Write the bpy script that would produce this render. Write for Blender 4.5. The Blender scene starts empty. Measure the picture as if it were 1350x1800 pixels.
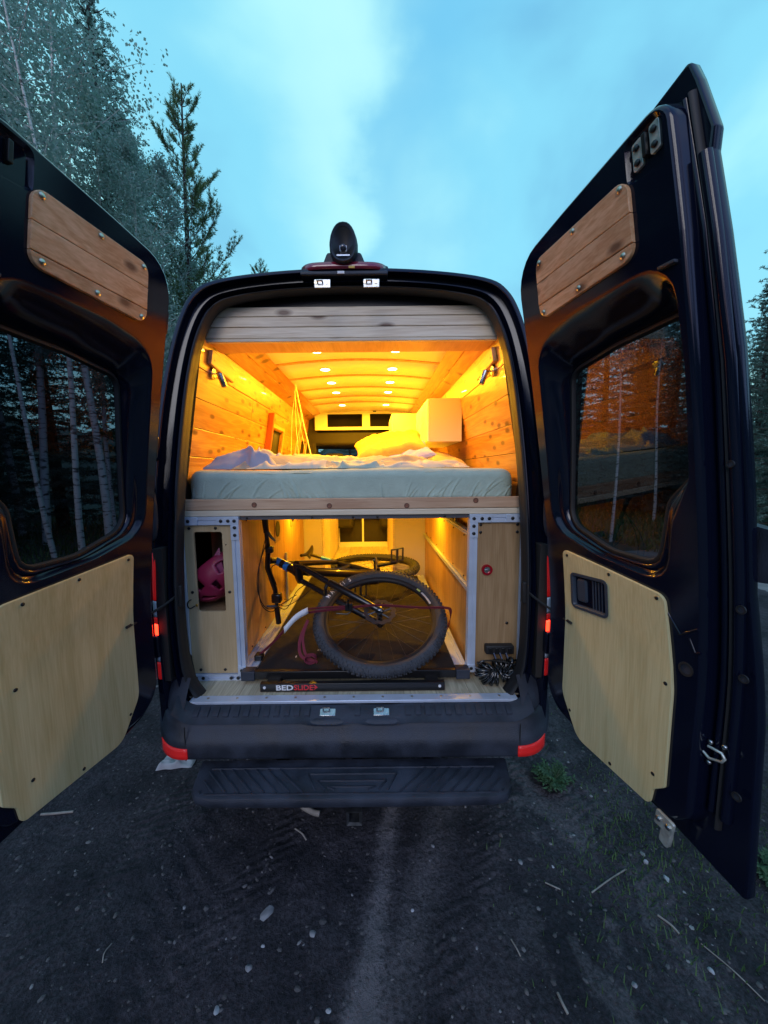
import bpy, bmesh, math, random
import numpy as np
from mathutils import Vector, Matrix
from math import sin, cos, pi, radians, atan2, sqrt, exp
random.seed(7)
rng = np.random.default_rng(11)
S = bpy.context.scene
COL = S.collection

# ------------------------------------------------------------------ camera
PITCH = radians(6.2)
cd = bpy.data.cameras.new('camera')
cam = bpy.data.objects.new('camera', cd)
COL.objects.link(cam)
cd.sensor_fit = 'HORIZONTAL'
cd.sensor_width = 36
cd.lens = 36 * 650 / 1350
cd.shift_x = 17 / 1350
cd.clip_start = .05
cd.clip_end = 3000
cam.matrix_world = Matrix.Translation((0.105, 0, 1.75)) @ Matrix.Rotation(pi / 2 - PITCH, 4, 'X') @ Matrix.Rotation(-0.010, 4, 'Z')
S.camera = cam

# ------------------------------------------------------------------ sky and sun
W = bpy.data.worlds.new('World')
S.world = W
W.use_nodes = True
nt = W.node_tree
nt.nodes.clear()
def wn(t, **k):
    n = nt.nodes.new(t)
    for a, b in k.items(): setattr(n, a, b)
    return n
def wl(a, b): nt.links.new(a, b)
out = wn('ShaderNodeOutputWorld')
add = wn('ShaderNodeAddShader')
bg1 = wn('ShaderNodeBackground'); bg2 = wn('ShaderNodeBackground')
sky = wn('ShaderNodeTexSky', sky_type='NISHITA')
sky.sun_disc = False
sky.sun_elevation = radians(3)
sky.sun_rotation = radians(200)
bg1.inputs['Strength'].default_value = .05
wl(sky.outputs[0], bg1.inputs['Color'])
tc = wn('ShaderNodeTexCoord')
sep = wn('ShaderNodeSeparateXYZ'); wl(tc.outputs['Generated'], sep.inputs[0])
# cloud coordinates: the direction projected on a flat cloud layer
mx = wn('ShaderNodeMath', operation='MAXIMUM'); wl(sep.outputs['Z'], mx.inputs[0]); mx.inputs[1].default_value = 0.0
ad = wn('ShaderNodeMath', operation='ADD'); wl(mx.outputs[0], ad.inputs[0]); ad.inputs[1].default_value = .28
dv = wn('ShaderNodeVectorMath', operation='DIVIDE'); wl(tc.outputs['Generated'], dv.inputs[0])
cmb = wn('ShaderNodeCombineXYZ')
for i in range(3): wl(ad.outputs[0], cmb.inputs[i])
wl(cmb.outputs[0], dv.inputs[1])
mp = wn('ShaderNodeMapping'); wl(dv.outputs[0], mp.inputs[0])
mp.inputs['Scale'].default_value = (1, 1, 0)
mp.inputs['Location'].default_value = (3.1, 1.35, 0)
nz = wn('ShaderNodeTexNoise'); wl(mp.outputs[0], nz.inputs['Vector'])
nz.inputs['Scale'].default_value = 1.5; nz.inputs['Detail'].default_value = 5; nz.inputs['Roughness'].default_value = .46
nz.inputs['Distortion'].default_value = .35
cr = wn('ShaderNodeValToRGB'); wl(nz.outputs[0], cr.inputs[0])
cr.color_ramp.interpolation = 'EASE'
e = cr.color_ramp.elements
e[0].position = .30; e[0].color = (.15, .48, .76, 1)
e[1].position = .62; e[1].color = (.46, .95, 1.0, 1)
m1 = cr.color_ramp.elements.new(.44); m1.color = (.23, .70, .94, 1)
# a paler belt toward the horizon, as under an even cloud cover
gr = wn('ShaderNodeMapRange'); wl(sep.outputs['Z'], gr.inputs[0])
gr.inputs[1].default_value = .0; gr.inputs[2].default_value = .85; gr.inputs[3].default_value = .45; gr.inputs[4].default_value = .0
mixb = wn('ShaderNodeMix', data_type='RGBA'); wl(gr.outputs[0], mixb.inputs[0])
# one long cumulus edge: darker underside just right of it
sx_ = wn('ShaderNodeSeparateXYZ'); wl(dv.outputs[0], sx_.inputs[0])
nw = wn('ShaderNodeTexNoise'); wl(dv.outputs[0], nw.inputs['Vector']); nw.inputs['Scale'].default_value = 2.6; nw.inputs['Detail'].default_value = 6; nw.inputs['Roughness'].default_value = .5
wv = wn('ShaderNodeMath', operation='MULTIPLY_ADD'); wl(nw.outputs[0], wv.inputs[0]); wv.inputs[1].default_value = .50; wl(sx_.outputs['X'], wv.inputs[2])
w1 = wn('ShaderNodeMapRange', interpolation_type='SMOOTHSTEP'); wl(wv.outputs[0], w1.inputs[0]); w1.inputs[1].default_value = .20; w1.inputs[2].default_value = .33
w2 = wn('ShaderNodeMapRange', interpolation_type='SMOOTHSTEP'); wl(wv.outputs[0], w2.inputs[0]); w2.inputs[1].default_value = .30; w2.inputs[2].default_value = .62; w2.inputs[3].default_value = 1; w2.inputs[4].default_value = .05
w3 = wn('ShaderNodeMath', operation='MULTIPLY'); wl(w1.outputs[0], w3.inputs[0]); wl(w2.outputs[0], w3.inputs[1])
w4 = wn('ShaderNodeMath', operation='MULTIPLY'); wl(w3.outputs[0], w4.inputs[0]); w4.inputs[1].default_value = .60
cdk = wn('ShaderNodeMix', data_type='RGBA'); wl(w4.outputs[0], cdk.inputs[0]); wl(cr.outputs[0], cdk.inputs[6]); cdk.inputs[7].default_value = (.11, .48, .84, 1)
w5 = wn('ShaderNodeMapRange', interpolation_type='SMOOTHSTEP'); wl(wv.outputs[0], w5.inputs[0]); w5.inputs[1].default_value = -.02; w5.inputs[2].default_value = .22
w6 = wn('ShaderNodeMapRange', interpolation_type='SMOOTHSTEP'); wl(wv.outputs[0], w6.inputs[0]); w6.inputs[1].default_value = .20; w6.inputs[2].default_value = .32; w6.inputs[3].default_value = .75; w6.inputs[4].default_value = 0
w7 = wn('ShaderNodeMath', operation='MULTIPLY'); wl(w5.outputs[0], w7.inputs[0]); wl(w6.outputs[0], w7.inputs[1])
clt = wn('ShaderNodeMix', data_type='RGBA'); wl(w7.outputs[0], clt.inputs[0]); wl(cdk.outputs[2], clt.inputs[6]); clt.inputs[7].default_value = (.52, .97, 1.0, 1)
wl(clt.outputs[2], mixb.inputs[6]); mixb.inputs[7].default_value = (.31, .86, 1.0, 1)
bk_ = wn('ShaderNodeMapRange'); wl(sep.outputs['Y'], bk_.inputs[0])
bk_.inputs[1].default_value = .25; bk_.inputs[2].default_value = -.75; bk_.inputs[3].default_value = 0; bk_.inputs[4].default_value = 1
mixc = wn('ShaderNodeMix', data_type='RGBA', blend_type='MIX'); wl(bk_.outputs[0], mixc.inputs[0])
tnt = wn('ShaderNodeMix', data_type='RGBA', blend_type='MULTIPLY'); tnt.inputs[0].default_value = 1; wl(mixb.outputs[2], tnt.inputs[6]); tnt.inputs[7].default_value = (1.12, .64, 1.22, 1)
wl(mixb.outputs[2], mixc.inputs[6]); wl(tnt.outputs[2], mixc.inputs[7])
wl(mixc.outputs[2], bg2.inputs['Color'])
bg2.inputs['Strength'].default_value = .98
wl(bg1.outputs[0], add.inputs[0]); wl(bg2.outputs[0], add.inputs[1]); wl(add.outputs[0], out.inputs[0])

sd = bpy.data.lights.new('sun', 'SUN')
so = bpy.data.objects.new('sun', sd); COL.objects.link(so)
sd.energy = .85; sd.angle = radians(30); sd.color = (1, .97, .93)
so.rotation_euler = (radians(62), 0, radians(-14))

S.view_settings.view_transform = 'Standard'
S.view_settings.look = 'None'
S.view_settings.exposure = 0
S.view_settings.gamma = 1
S.view_settings.use_curve_mapping = False
S.cycles.max_bounces = 10
S.cycles.transparent_max_bounces = 24
S.cycles.use_denoising = True
S.cycles.sample_clamp_indirect = 6

# ------------------------------------------------------------------ materials
MATS = {}
def mat(name, col=(.5, .5, .5), rough=.5, metal=0, emit=None, estr=0, bump=0, bscale=40, vary=0, vscale=3, coat=0, spec=.5, transl=0):
    if name in MATS: return MATS[name]
    m = bpy.data.materials.new(name); m.use_nodes = True
    n = m.node_tree.nodes; l = m.node_tree.links
    b = n['Principled BSDF']
    b.inputs['Base Color'].default_value = (*col, 1)
    b.inputs['Roughness'].default_value = rough
    b.inputs['Metallic'].default_value = metal
    b.inputs['Coat Weight'].default_value = coat
    b.inputs['Specular IOR Level'].default_value = spec
    if emit:
        b.inputs['Emission Color'].default_value = (*emit, 1); b.inputs['Emission Strength'].default_value = estr
    if vary or bump:
        t = n.new('ShaderNodeTexCoord')
    if vary:
        z = n.new('ShaderNodeTexNoise'); z.inputs['Scale'].default_value = vscale; z.inputs['Detail'].default_value = 6
        l.new(t.outputs['Object'], z.inputs['Vector'])
        r = n.new('ShaderNodeMapRange'); l.new(z.outputs[0], r.inputs[0]); r.inputs[1].default_value = .3; r.inputs[2].default_value = .7
        r.inputs[3].default_value = 1 - vary; r.inputs[4].default_value = 1 + vary
        v = n.new('ShaderNodeVectorMath'); v.operation = 'SCALE'; v.inputs[0].default_value = col; l.new(r.outputs[0], v.inputs['Scale'])
        l.new(v.outputs[0], b.inputs['Base Color'])
        r2 = n.new('ShaderNodeMapRange'); l.new(z.outputs[0], r2.inputs[0]); r2.inputs[1].default_value = .3; r2.inputs[2].default_value = .7
        r2.inputs[3].default_value = max(.02, rough * (1 - vary * .5)); r2.inputs[4].default_value = min(1, rough * (1 + vary * .5))
        l.new(r2.outputs[0], b.inputs['Roughness'])
    if bump:
        z = n.new('ShaderNodeTexNoise'); z.inputs['Scale'].default_value = bscale; z.inputs['Detail'].default_value = 5
        l.new(t.outputs['Object'], z.inputs['Vector'])
        bb = n.new('ShaderNodeBump'); bb.inputs['Strength'].default_value = bump; bb.inputs['Distance'].default_value = .01
        l.new(z.outputs[0], bb.inputs['Height']); l.new(bb.outputs[0], b.inputs['Normal'])
    if transl:
        tr = n.new('ShaderNodeBsdfTranslucent'); tr.inputs[0].default_value = (*[c * 1.2 for c in col], 1)
        ms = n.new('ShaderNodeMixShader'); ms.inputs[0].default_value = transl
        l.new(b.outputs[0], ms.inputs[1]); l.new(tr.outputs[0], ms.inputs[2])
        l.new(ms.outputs[0], n['Material Output'].inputs[0])
    MATS[name] = m
    return m

def wood(name, light, dark, axis='Y', rough=.45, knots=.0, ring=1.0, fine=1.0, coat=0, kr_=(.05, .17), ks=(3.0, 7.5)):
    if name in MATS: return MATS[name]
    m = bpy.data.materials.new(name); m.use_nodes = True
    n = m.node_tree.nodes; l = m.node_tree.links
    b = n['Principled BSDF']; b.inputs['Roughness'].default_value = rough; b.inputs['Coat Weight'].default_value = coat
    t = n.new('ShaderNodeTexCoord'); oi = n.new('ShaderNodeObjectInfo')
    off = n.new('ShaderNodeVectorMath'); off.operation = 'SCALE'; off.inputs[0].default_value = (17, 23, 31); l.new(oi.outputs['Random'], off.inputs['Scale'])
    av = n.new('ShaderNodeVectorMath'); av.operation = 'ADD'; l.new(t.outputs['Object'], av.inputs[0]); l.new(off.outputs[0], av.inputs[1])
    def mapping(along, across):
        mp = n.new('ShaderNodeMapping'); l.new(av.outputs[0], mp.inputs[0])
        mp.inputs['Scale'].default_value = tuple(along if axis == a else across for a in 'XYZ'); return mp
    m1 = mapping(.9, 9)
    z1 = n.new('ShaderNodeTexNoise'); l.new(m1.outputs[0], z1.inputs['Vector']); z1.inputs['Scale'].default_value = 1.3; z1.inputs['Detail'].default_value = 3; z1.inputs['Distortion'].default_value = 1.2
    mu = n.new('ShaderNodeMath'); mu.operation = 'MULTIPLY'; l.new(z1.outputs[0], mu.inputs[0]); mu.inputs[1].default_value = 22 * ring
    si = n.new('ShaderNodeMath'); si.operation = 'SINE'; l.new(mu.outputs[0], si.inputs[0])
    m2 = mapping(3, 90)
    z2 = n.new('ShaderNodeTexNoise'); l.new(m2.outputs[0], z2.inputs['Vector']); z2.inputs['Scale'].default_value = 2.2; z2.inputs['Detail'].default_value = 4
    c = n.new('ShaderNodeMath'); c.operation = 'MULTIPLY_ADD'; l.new(si.outputs[0], c.inputs[0]); c.inputs[1].default_value = .16; l.new(z2.outputs[0], c.inputs[2])
    m3 = mapping(.6, 1.8)
    z3 = n.new('ShaderNodeTexNoise'); l.new(m3.outputs[0], z3.inputs['Vector']); z3.inputs['Scale'].default_value = 2; z3.inputs['Detail'].default_value = 2
    c2 = n.new('ShaderNodeMath'); c2.operation = 'MULTIPLY_ADD'; l.new(z3.outputs[0], c2.inputs[0]); c2.inputs[1].default_value = .5; l.new(c.outputs[0], c2.inputs[2])
    rp = n.new('ShaderNodeMapRange'); l.new(c2.outputs[0], rp.inputs[0]); rp.inputs[1].default_value = .42; rp.inputs[2].default_value = 1.05
    rp.inputs[3].default_value = 1 - fine; rp.inputs[4].default_value = fine
    mc = n.new('ShaderNodeMix'); mc.data_type = 'RGBA'; l.new(rp.outputs[0], mc.inputs[0]); mc.inputs[6].default_value = (*light, 1); mc.inputs[7].default_value = (*dark, 1)
    hv = n.new('ShaderNodeHueSaturation'); l.new(mc.outputs[2], hv.inputs['Color'])
    rv = n.new('ShaderNodeMapRange'); l.new(oi.outputs['Random'], rv.inputs[0]); rv.inputs[3].default_value = .86; rv.inputs[4].default_value = 1.12
    l.new(rv.outputs[0], hv.inputs['Value'])
    colr = hv.outputs[0]
    if knots:
        m4 = mapping(*ks)
        vo = n.new('ShaderNodeTexVoronoi'); vo.voronoi_dimensions = '2D'
        sx = n.new('ShaderNodeSeparateXYZ'); l.new(m4.outputs[0], sx.inputs[0]); cx = n.new('ShaderNodeCombineXYZ')
        l.new(sx.outputs[axis if axis != 'Z' else 'Z'], cx.inputs[0]); l.new(sx.outputs['Z' if axis != 'Z' else 'X'], cx.inputs[1]); l.new(cx.outputs[0], vo.inputs['Vector']); vo.inputs['Scale'].default_value = 1.0
        wh = n.new('ShaderNodeSeparateColor'); l.new(vo.outputs['Color'], wh.inputs[0])
        th = n.new('ShaderNodeMath'); th.operation = 'LESS_THAN'; l.new(wh.outputs[0], th.inputs[0]); th.inputs[1].default_value = knots
        kr = n.new('ShaderNodeMapRange'); l.new(vo.outputs['Distance'], kr.inputs[0]); kr.inputs[1].default_value = kr_[0]; kr.inputs[2].default_value = kr_[1]; kr.inputs[3].default_value = .85; kr.inputs[4].default_value = 0
        km = n.new('ShaderNodeMath'); km.operation = 'MULTIPLY'; l.new(th.outputs[0], km.inputs[0]); l.new(kr.outputs[0], km.inputs[1])
        mk = n.new('ShaderNodeMix'); mk.data_type = 'RGBA'; l.new(km.outputs[0], mk.inputs[0]); l.new(colr, mk.inputs[6]); mk.inputs[7].default_value = (.10, .038, .018, 1)
        colr = mk.outputs[2]
    l.new(colr, b.inputs['Base Color'])
    bb = n.new('ShaderNodeBump'); bb.inputs['Strength'].default_value = .12; bb.inputs['Distance'].default_value = .003
    l.new(z2.outputs[0], bb.inputs['Height']); l.new(bb.outputs[0], b.inputs['Normal'])
    MATS[name] = m
    return m

def glass(name, tint, refl=1.0, rough=0.0, f0=None):
    m = bpy.data.materials.new(name); m.use_nodes = True
    n = m.node_tree.nodes; l = m.node_tree.links
    n.remove(n['Principled BSDF'])
    g = n.new('ShaderNodeBsdfGlossy'); g.inputs['Roughness'].default_value = rough
    t = n.new('ShaderNodeBsdfTransparent'); t.inputs[0].default_value = (*tint, 1)
    f = n.new('ShaderNodeFresnel'); f.inputs[0].default_value = 1.52
    mu = n.new('ShaderNodeMath'); mu.operation = 'MULTIPLY'; l.new(f.outputs[0], mu.inputs[0]); mu.inputs[1].default_value = refl; mu.use_clamp = True
    x = n.new('ShaderNodeMixShader'); l.new(mu.outputs[0], x.inputs[0]); l.new(t.outputs[0], x.inputs[1]); l.new(g.outputs[0], x.inputs[2])
    l.new(x.outputs[0], n['Material Output'].inputs[0])
    MATS[name] = m
    return m

PAINT = mat('black_paint', (.003, .005, .015), .085, spec=.46, bump=.02, bscale=700)
PLAST = mat('black_plastic', (.022, .028, .042), .52, bump=.3, bscale=260, vary=.6, vscale=7)
RUBBER = mat('black_rubber', (.012, .012, .013), .6)
SATIN = mat('satin_black', (.008, .008, .009), .35)
ALU = mat('aluminium', (.56, .64, .76), .38, metal=.3, vary=.08, vscale=12)
STEEL = mat('bright_steel', (.42, .44, .45), .28, metal=1, vary=.3, vscale=60)
ZINC = mat('zinc_plate', (.62, .66, .60), .42, metal=.7, vary=.2, vscale=60)
PLY_D = wood('door_plywood', (.60, .55, .31), (.45, .39, .19), 'Z', .5, ring=.5, fine=1.0)
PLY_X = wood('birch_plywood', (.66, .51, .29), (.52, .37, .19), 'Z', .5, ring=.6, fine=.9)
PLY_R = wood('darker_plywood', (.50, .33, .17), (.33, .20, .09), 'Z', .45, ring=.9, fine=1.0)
CED_D = wood('door_cedar', (.72, .46, .28), (.52, .27, .13), 'Y', .42, knots=.8, ring=1.3, kr_=(.07, .20), ks=(6, 11))
CED_W = wood('wall_cedar', (.62, .32, .075), (.42, .17, .03), 'Y', .33, knots=.65, coat=.25, ring=1.3, kr_=(.08, .19), ks=(4.6, 11))
GARP = wood('garage_plywood', (.66, .42, .17), (.46, .25, .08), 'Z', .4, ring=.8)
CED_H = wood('header_cedar', (.86, .74, .56), (.60, .46, .31), 'X', .5, knots=.32, kr_=(.06, .16))
PINE = wood('pine_board', (.70, .48, .31), (.50, .29, .17), 'X', .5, knots=.10)
PALEP = wood('pale_pine', (.78, .68, .52), (.66, .53, .36), 'X', .5)
TRIMW = wood('trim_pine', (.66, .38, .16), (.50, .24, .08), 'Y', .4)
VINYL = wood('vinyl_floor', (.60, .54, .38), (.36, .31, .21), 'Y', .45, ring=1.6)
WHITE = mat('white_panel', (.78, .77, .73), .45, vary=.04)
GREYW = mat('grey_white_panel', (.62, .58, .56), .5)
SHEET = mat('green_sheet', (.40, .50, .42), .85, bump=.25, bscale=160, vary=.06, vscale=20)
DUVET = mat('beige_duvet', (.42, .37, .26), .85, bump=.3, bscale=60, vary=.08, vscale=5)
LAV = mat('lavender_cotton', (.52, .50, .66), .85, bump=.3, bscale=60)
YELL = mat('yellow_cotton', (.72, .48, .05), .85, bump=.35, bscale=45, vary=.1, vscale=8)
DARKIN = mat('dark_interior', (.02, .018, .016), .7)
CARPET = mat('black_carpet', (.012, .011, .011), .9, bump=.6, bscale=400, vary=.4, vscale=25)
TINT = glass('tinted_glass', (.16, .18, .22), .085)
CLEAR = glass('clear_glass', (.8, .85, .85), 1.2)
BULB = mat('lit_lens', (1, .8, .5), .4, emit=(1, .74, .36), estr=26)
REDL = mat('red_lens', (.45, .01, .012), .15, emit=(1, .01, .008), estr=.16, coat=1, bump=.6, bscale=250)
REDG = mat('lit_red_lens', (.6, .02, .02), .15, emit=(1, .03, .01), estr=7, coat=1)
REDREF = mat('emissive_red_reflector', (.75, .02, .02), .25, emit=(1, .02, .015), estr=.12, coat=.5, bump=.5, bscale=300)  # no lamp: faint emission paints in the light a reflector throws back
REDD = mat('dark_red_lens', (.20, .012, .03), .12, coat=1)
CLRL = mat('clear_lens', (.55, .6, .68), .12, coat=1)
BLUE = mat('blue_anodised', (.03, .30, .95), .4)
TYRE = mat('tyre_rubber', (.052, .058, .070), .75, bump=.3, bscale=150, vary=.35, vscale=14)
LETTER = mat('white_print', (.8, .8, .8), .5)
REDP = mat('red_print', (.75, .04, .05), .5)
STRAP = mat('dark_red_webbing', (.20, .022, .045), .75, bump=.5, bscale=500)
PURP = mat('magenta_shell', (.30, .016, .060), .38, vary=.12, vscale=14)
PURD = mat('plum_shell', (.17, .012, .045), .4)
CORD = mat('pale_cord', (.8, .7, .45), .8)
SCREWM = mat('screw_head', (.55, .50, .40), .3, metal=1)

# ------------------------------------------------------------------ object helpers
WLOC = {}
def thing(name, label, cat, loc=(0, 0, 0), group=None):
    o = bpy.data.objects.new(name, None); COL.objects.link(o); o.location = loc
    o.empty_display_size = .2
    o['label'] = label; o['category'] = cat
    if group: o['group'] = group
    WLOC[o.name] = Vector(loc)
    return o
def link(name, me, parent=None, centre=None):
    o = bpy.data.objects.new(name, me); COL.objects.link(o)
    pl = WLOC.get(parent.name, Vector((0, 0, 0))) if parent else Vector((0, 0, 0))
    c = Vector(centre if centre is not None else (0, 0, 0))
    o.location = c - pl; WLOC[o.name] = c
    if parent: o.parent = parent
    return o
def tag(o, label=None, cat=None, group=None, kind=None):
    if label: o['label'] = label
    if cat: o['category'] = cat
    if group: o['group'] = group
    if kind: o['kind'] = kind
    return o

class MB:
    def __init__(s): s.v = []; s.f = []
    def add(s, vs, fs):
        b = len(s.v); s.v += [tuple(p) for p in vs]; s.f += [tuple(i + b for i in f) for f in fs]; return s
    def box(s, x0, x1, y0, y1, z0, z1):
        vs = [(x, y, z) for z in (z0, z1) for y in (y0, y1) for x in (x0, x1)]
        return s.add(vs, [(0, 2, 3, 1), (4, 5, 7, 6), (0, 1, 5, 4), (2, 6, 7, 3), (0, 4, 6, 2), (1, 3, 7, 5)])
    def tbox(s, x0, x1, y0, y1, z0, z1, fn):
        vs = [fn(x, y, z) for z in (z0, z1) for y in (y0, y1) for x in (x0, x1)]
        return s.add(vs, [(0, 2, 3, 1), (4, 5, 7, 6), (0, 1, 5, 4), (2, 6, 7, 3), (0, 4, 6, 2), (1, 3, 7, 5)])
    def tube(s, pts, r, n=10, closed=False, cap=True, flat=1.0, up=None):
        pts = [Vector(p) for p in pts]; N = len(pts)
        rs = r if isinstance(r, (list, tuple)) else [r] * N
        rings = []; prev = None
        for i, p in enumerate(pts):
            if closed: t = pts[(i + 1) % N] - pts[i - 1]
            else: t = pts[min(i + 1, N - 1)] - pts[max(i - 1, 0)]
            if t.length < 1e-9: t = Vector((0, 0, 1))
            t.normalize()
            if prev is None:
                a = Vector(up) if up else (Vector((0, 0, 1)) if abs(t.z) < .9 else Vector((1, 0, 0)))
            else: a = prev
            a = a - t * a.dot(t)
            if a.length < 1e-6: a = t.orthogonal()
            a.normalize(); prev = a; b = t.cross(a)
            rings.append([p + (a * cos(2 * pi * k / n) * flat + b * sin(2 * pi * k / n)) * rs[i] for k in range(n)])
        vs = [q for rg in rings for q in rg]; fs = []
        M = N if closed else N - 1
        for i in range(M):
            j = (i + 1) % N
            for k in range(n):
                k2 = (k + 1) % n
                fs.append((i * n + k, i * n + k2, j * n + k2, j * n + k))
        if cap and not closed:
            fs.append(tuple(range(n - 1, -1, -1))); fs.append(tuple((N - 1) * n + k for k in range(n)))
        return s.add(vs, fs)
    def loft(s, loops, closed=True, cap0=False, cap1=False):
        n = len(loops[0]); vs = [q for l in loops for q in l]; fs = []
        for i in range(len(loops) - 1):
            for k in range(n if closed else n - 1):
                k2 = (k + 1) % n
                fs.append((i * n + k, i * n + k2, (i + 1) * n + k2, (i + 1) * n + k))
        if cap0: fs.append(tuple(range(n - 1, -1, -1)))
        if cap1: fs.append(tuple((len(loops) - 1) * n + k for k in range(n)))
        return s.add(vs, fs)
    def grid(s, fn, nu, nv):
        vs = [fn(i / nu, j / nv) for j in range(nv + 1) for i in range(nu + 1)]
        fs = [(j * (nu + 1) + i, j * (nu + 1) + i + 1, (j + 1) * (nu + 1) + i + 1, (j + 1) * (nu + 1) + i) for j in range(nv) for i in range(nu)]
        return s.add(vs, fs)
    def disc(s, c, nrm, r, h, n=14, dome=0):
        c = Vector(c); z = Vector(nrm).normalized(); x = z.orthogonal().normalized(); y = z.cross(x)
        def ring(rr, hh): return [c + z * hh + (x * cos(2 * pi * k / n) + y * sin(2 * pi * k / n)) * rr for k in range(n)]
        L = [ring(r, 0), ring(r, h)]
        if dome: L += [ring(r * .8, h + dome * .6), ring(r * .4, h + dome)]
        return s.loft(L, True, True, True)
    def ring(s, c, nrm, r0, r1, h, n=20):
        c = Vector(c); z = Vector(nrm).normalized(); x = z.orthogonal().normalized(); y = z.cross(x)
        def rg(rr, hh): return [c + z * hh + (x * cos(2 * pi * k / n) + y * sin(2 * pi * k / n)) * rr for k in range(n)]
        return s.loft([rg(r0, 0), rg(r1, 0), rg(r1, h), rg(r0, h), rg(r0, 0)], True)
    def bm(s, bm):
        bm.verts.ensure_lookup_table(); bm.verts.index_update()
        return s.add([v.co.copy() for v in bm.verts], [tuple(v.index for v in f.verts) for f in bm.faces])
    def map(s, fn): s.v = [tuple(fn(*p)) for p in s.v]; return s
    def build(s, name, m, parent=None, bevel=0, smooth=35, subsurf=0, solid=0, seg=2, label=None, recalc=True, kind=None):
        a = np.array(s.v, dtype=float); c = (a.min(0) + a.max(0)) / 2
        me = bpy.data.meshes.new(name); me.from_pydata([tuple(p) for p in (a - c)], [], s.f)
        if recalc:
            b = bmesh.new(); b.from_mesh(me)
            bmesh.ops.recalc_face_normals(b, faces=b.faces); b.to_mesh(me); b.free()
        if smooth:
            me.polygons.foreach_set('use_smooth', [True] * len(me.polygons))
            if smooth < 180: me.set_sharp_from_angle(angle=radians(smooth))
        me.materials.append(m)
        o = link(name, me, parent, c)
        if solid:
            q = o.modifiers.new('solid', 'SOLIDIFY'); q.thickness = solid; q.offset = -1
        if bevel:
            q = o.modifiers.new('bevel', 'BEVEL'); q.width = bevel; q.segments = seg; q.limit_method = 'ANGLE'; q.angle_limit = radians(40)
        if subsurf:
            q = o.modifiers.new('sub', 'SUBSURF'); q.levels = subsurf; q.render_levels = subsurf
        if label: o['label'] = label
        if kind: o['kind'] = kind
        return o
def clone(src, loc_world, parent=None, name=None):
    o = src.copy(); COL.objects.link(o)
    pl = WLOC.get(parent.name, Vector((0, 0, 0))) if parent else Vector((0, 0, 0))
    o.parent = parent; o.location = Vector(loc_world) - pl; WLOC[o.name] = Vector(loc_world)
    return o

# numpy value noise
_T = rng.random((256, 256))
def vnoise(x, y):
    xi = np.floor(x).astype(int); yi = np.floor(y).astype(int); fx = x - xi; fy = y - yi
    fx = fx * fx * (3 - 2 * fx); fy = fy * fy * (3 - 2 * fy)
    g = lambda a, b: _T[a & 255, b & 255]
    return (g(xi, yi) * (1 - fx) + g(xi + 1, yi) * fx) * (1 - fy) + (g(xi, yi + 1) * (1 - fx) + g(xi + 1, yi + 1) * fx) * fy
def fbm(x, y, o=4):
    a = 0; w = .5
    for i in range(o): a = a + w * vnoise(x * 2 ** i + 13 * i, y * 2 ** i + 7 * i); w *= .5
    return a

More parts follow.
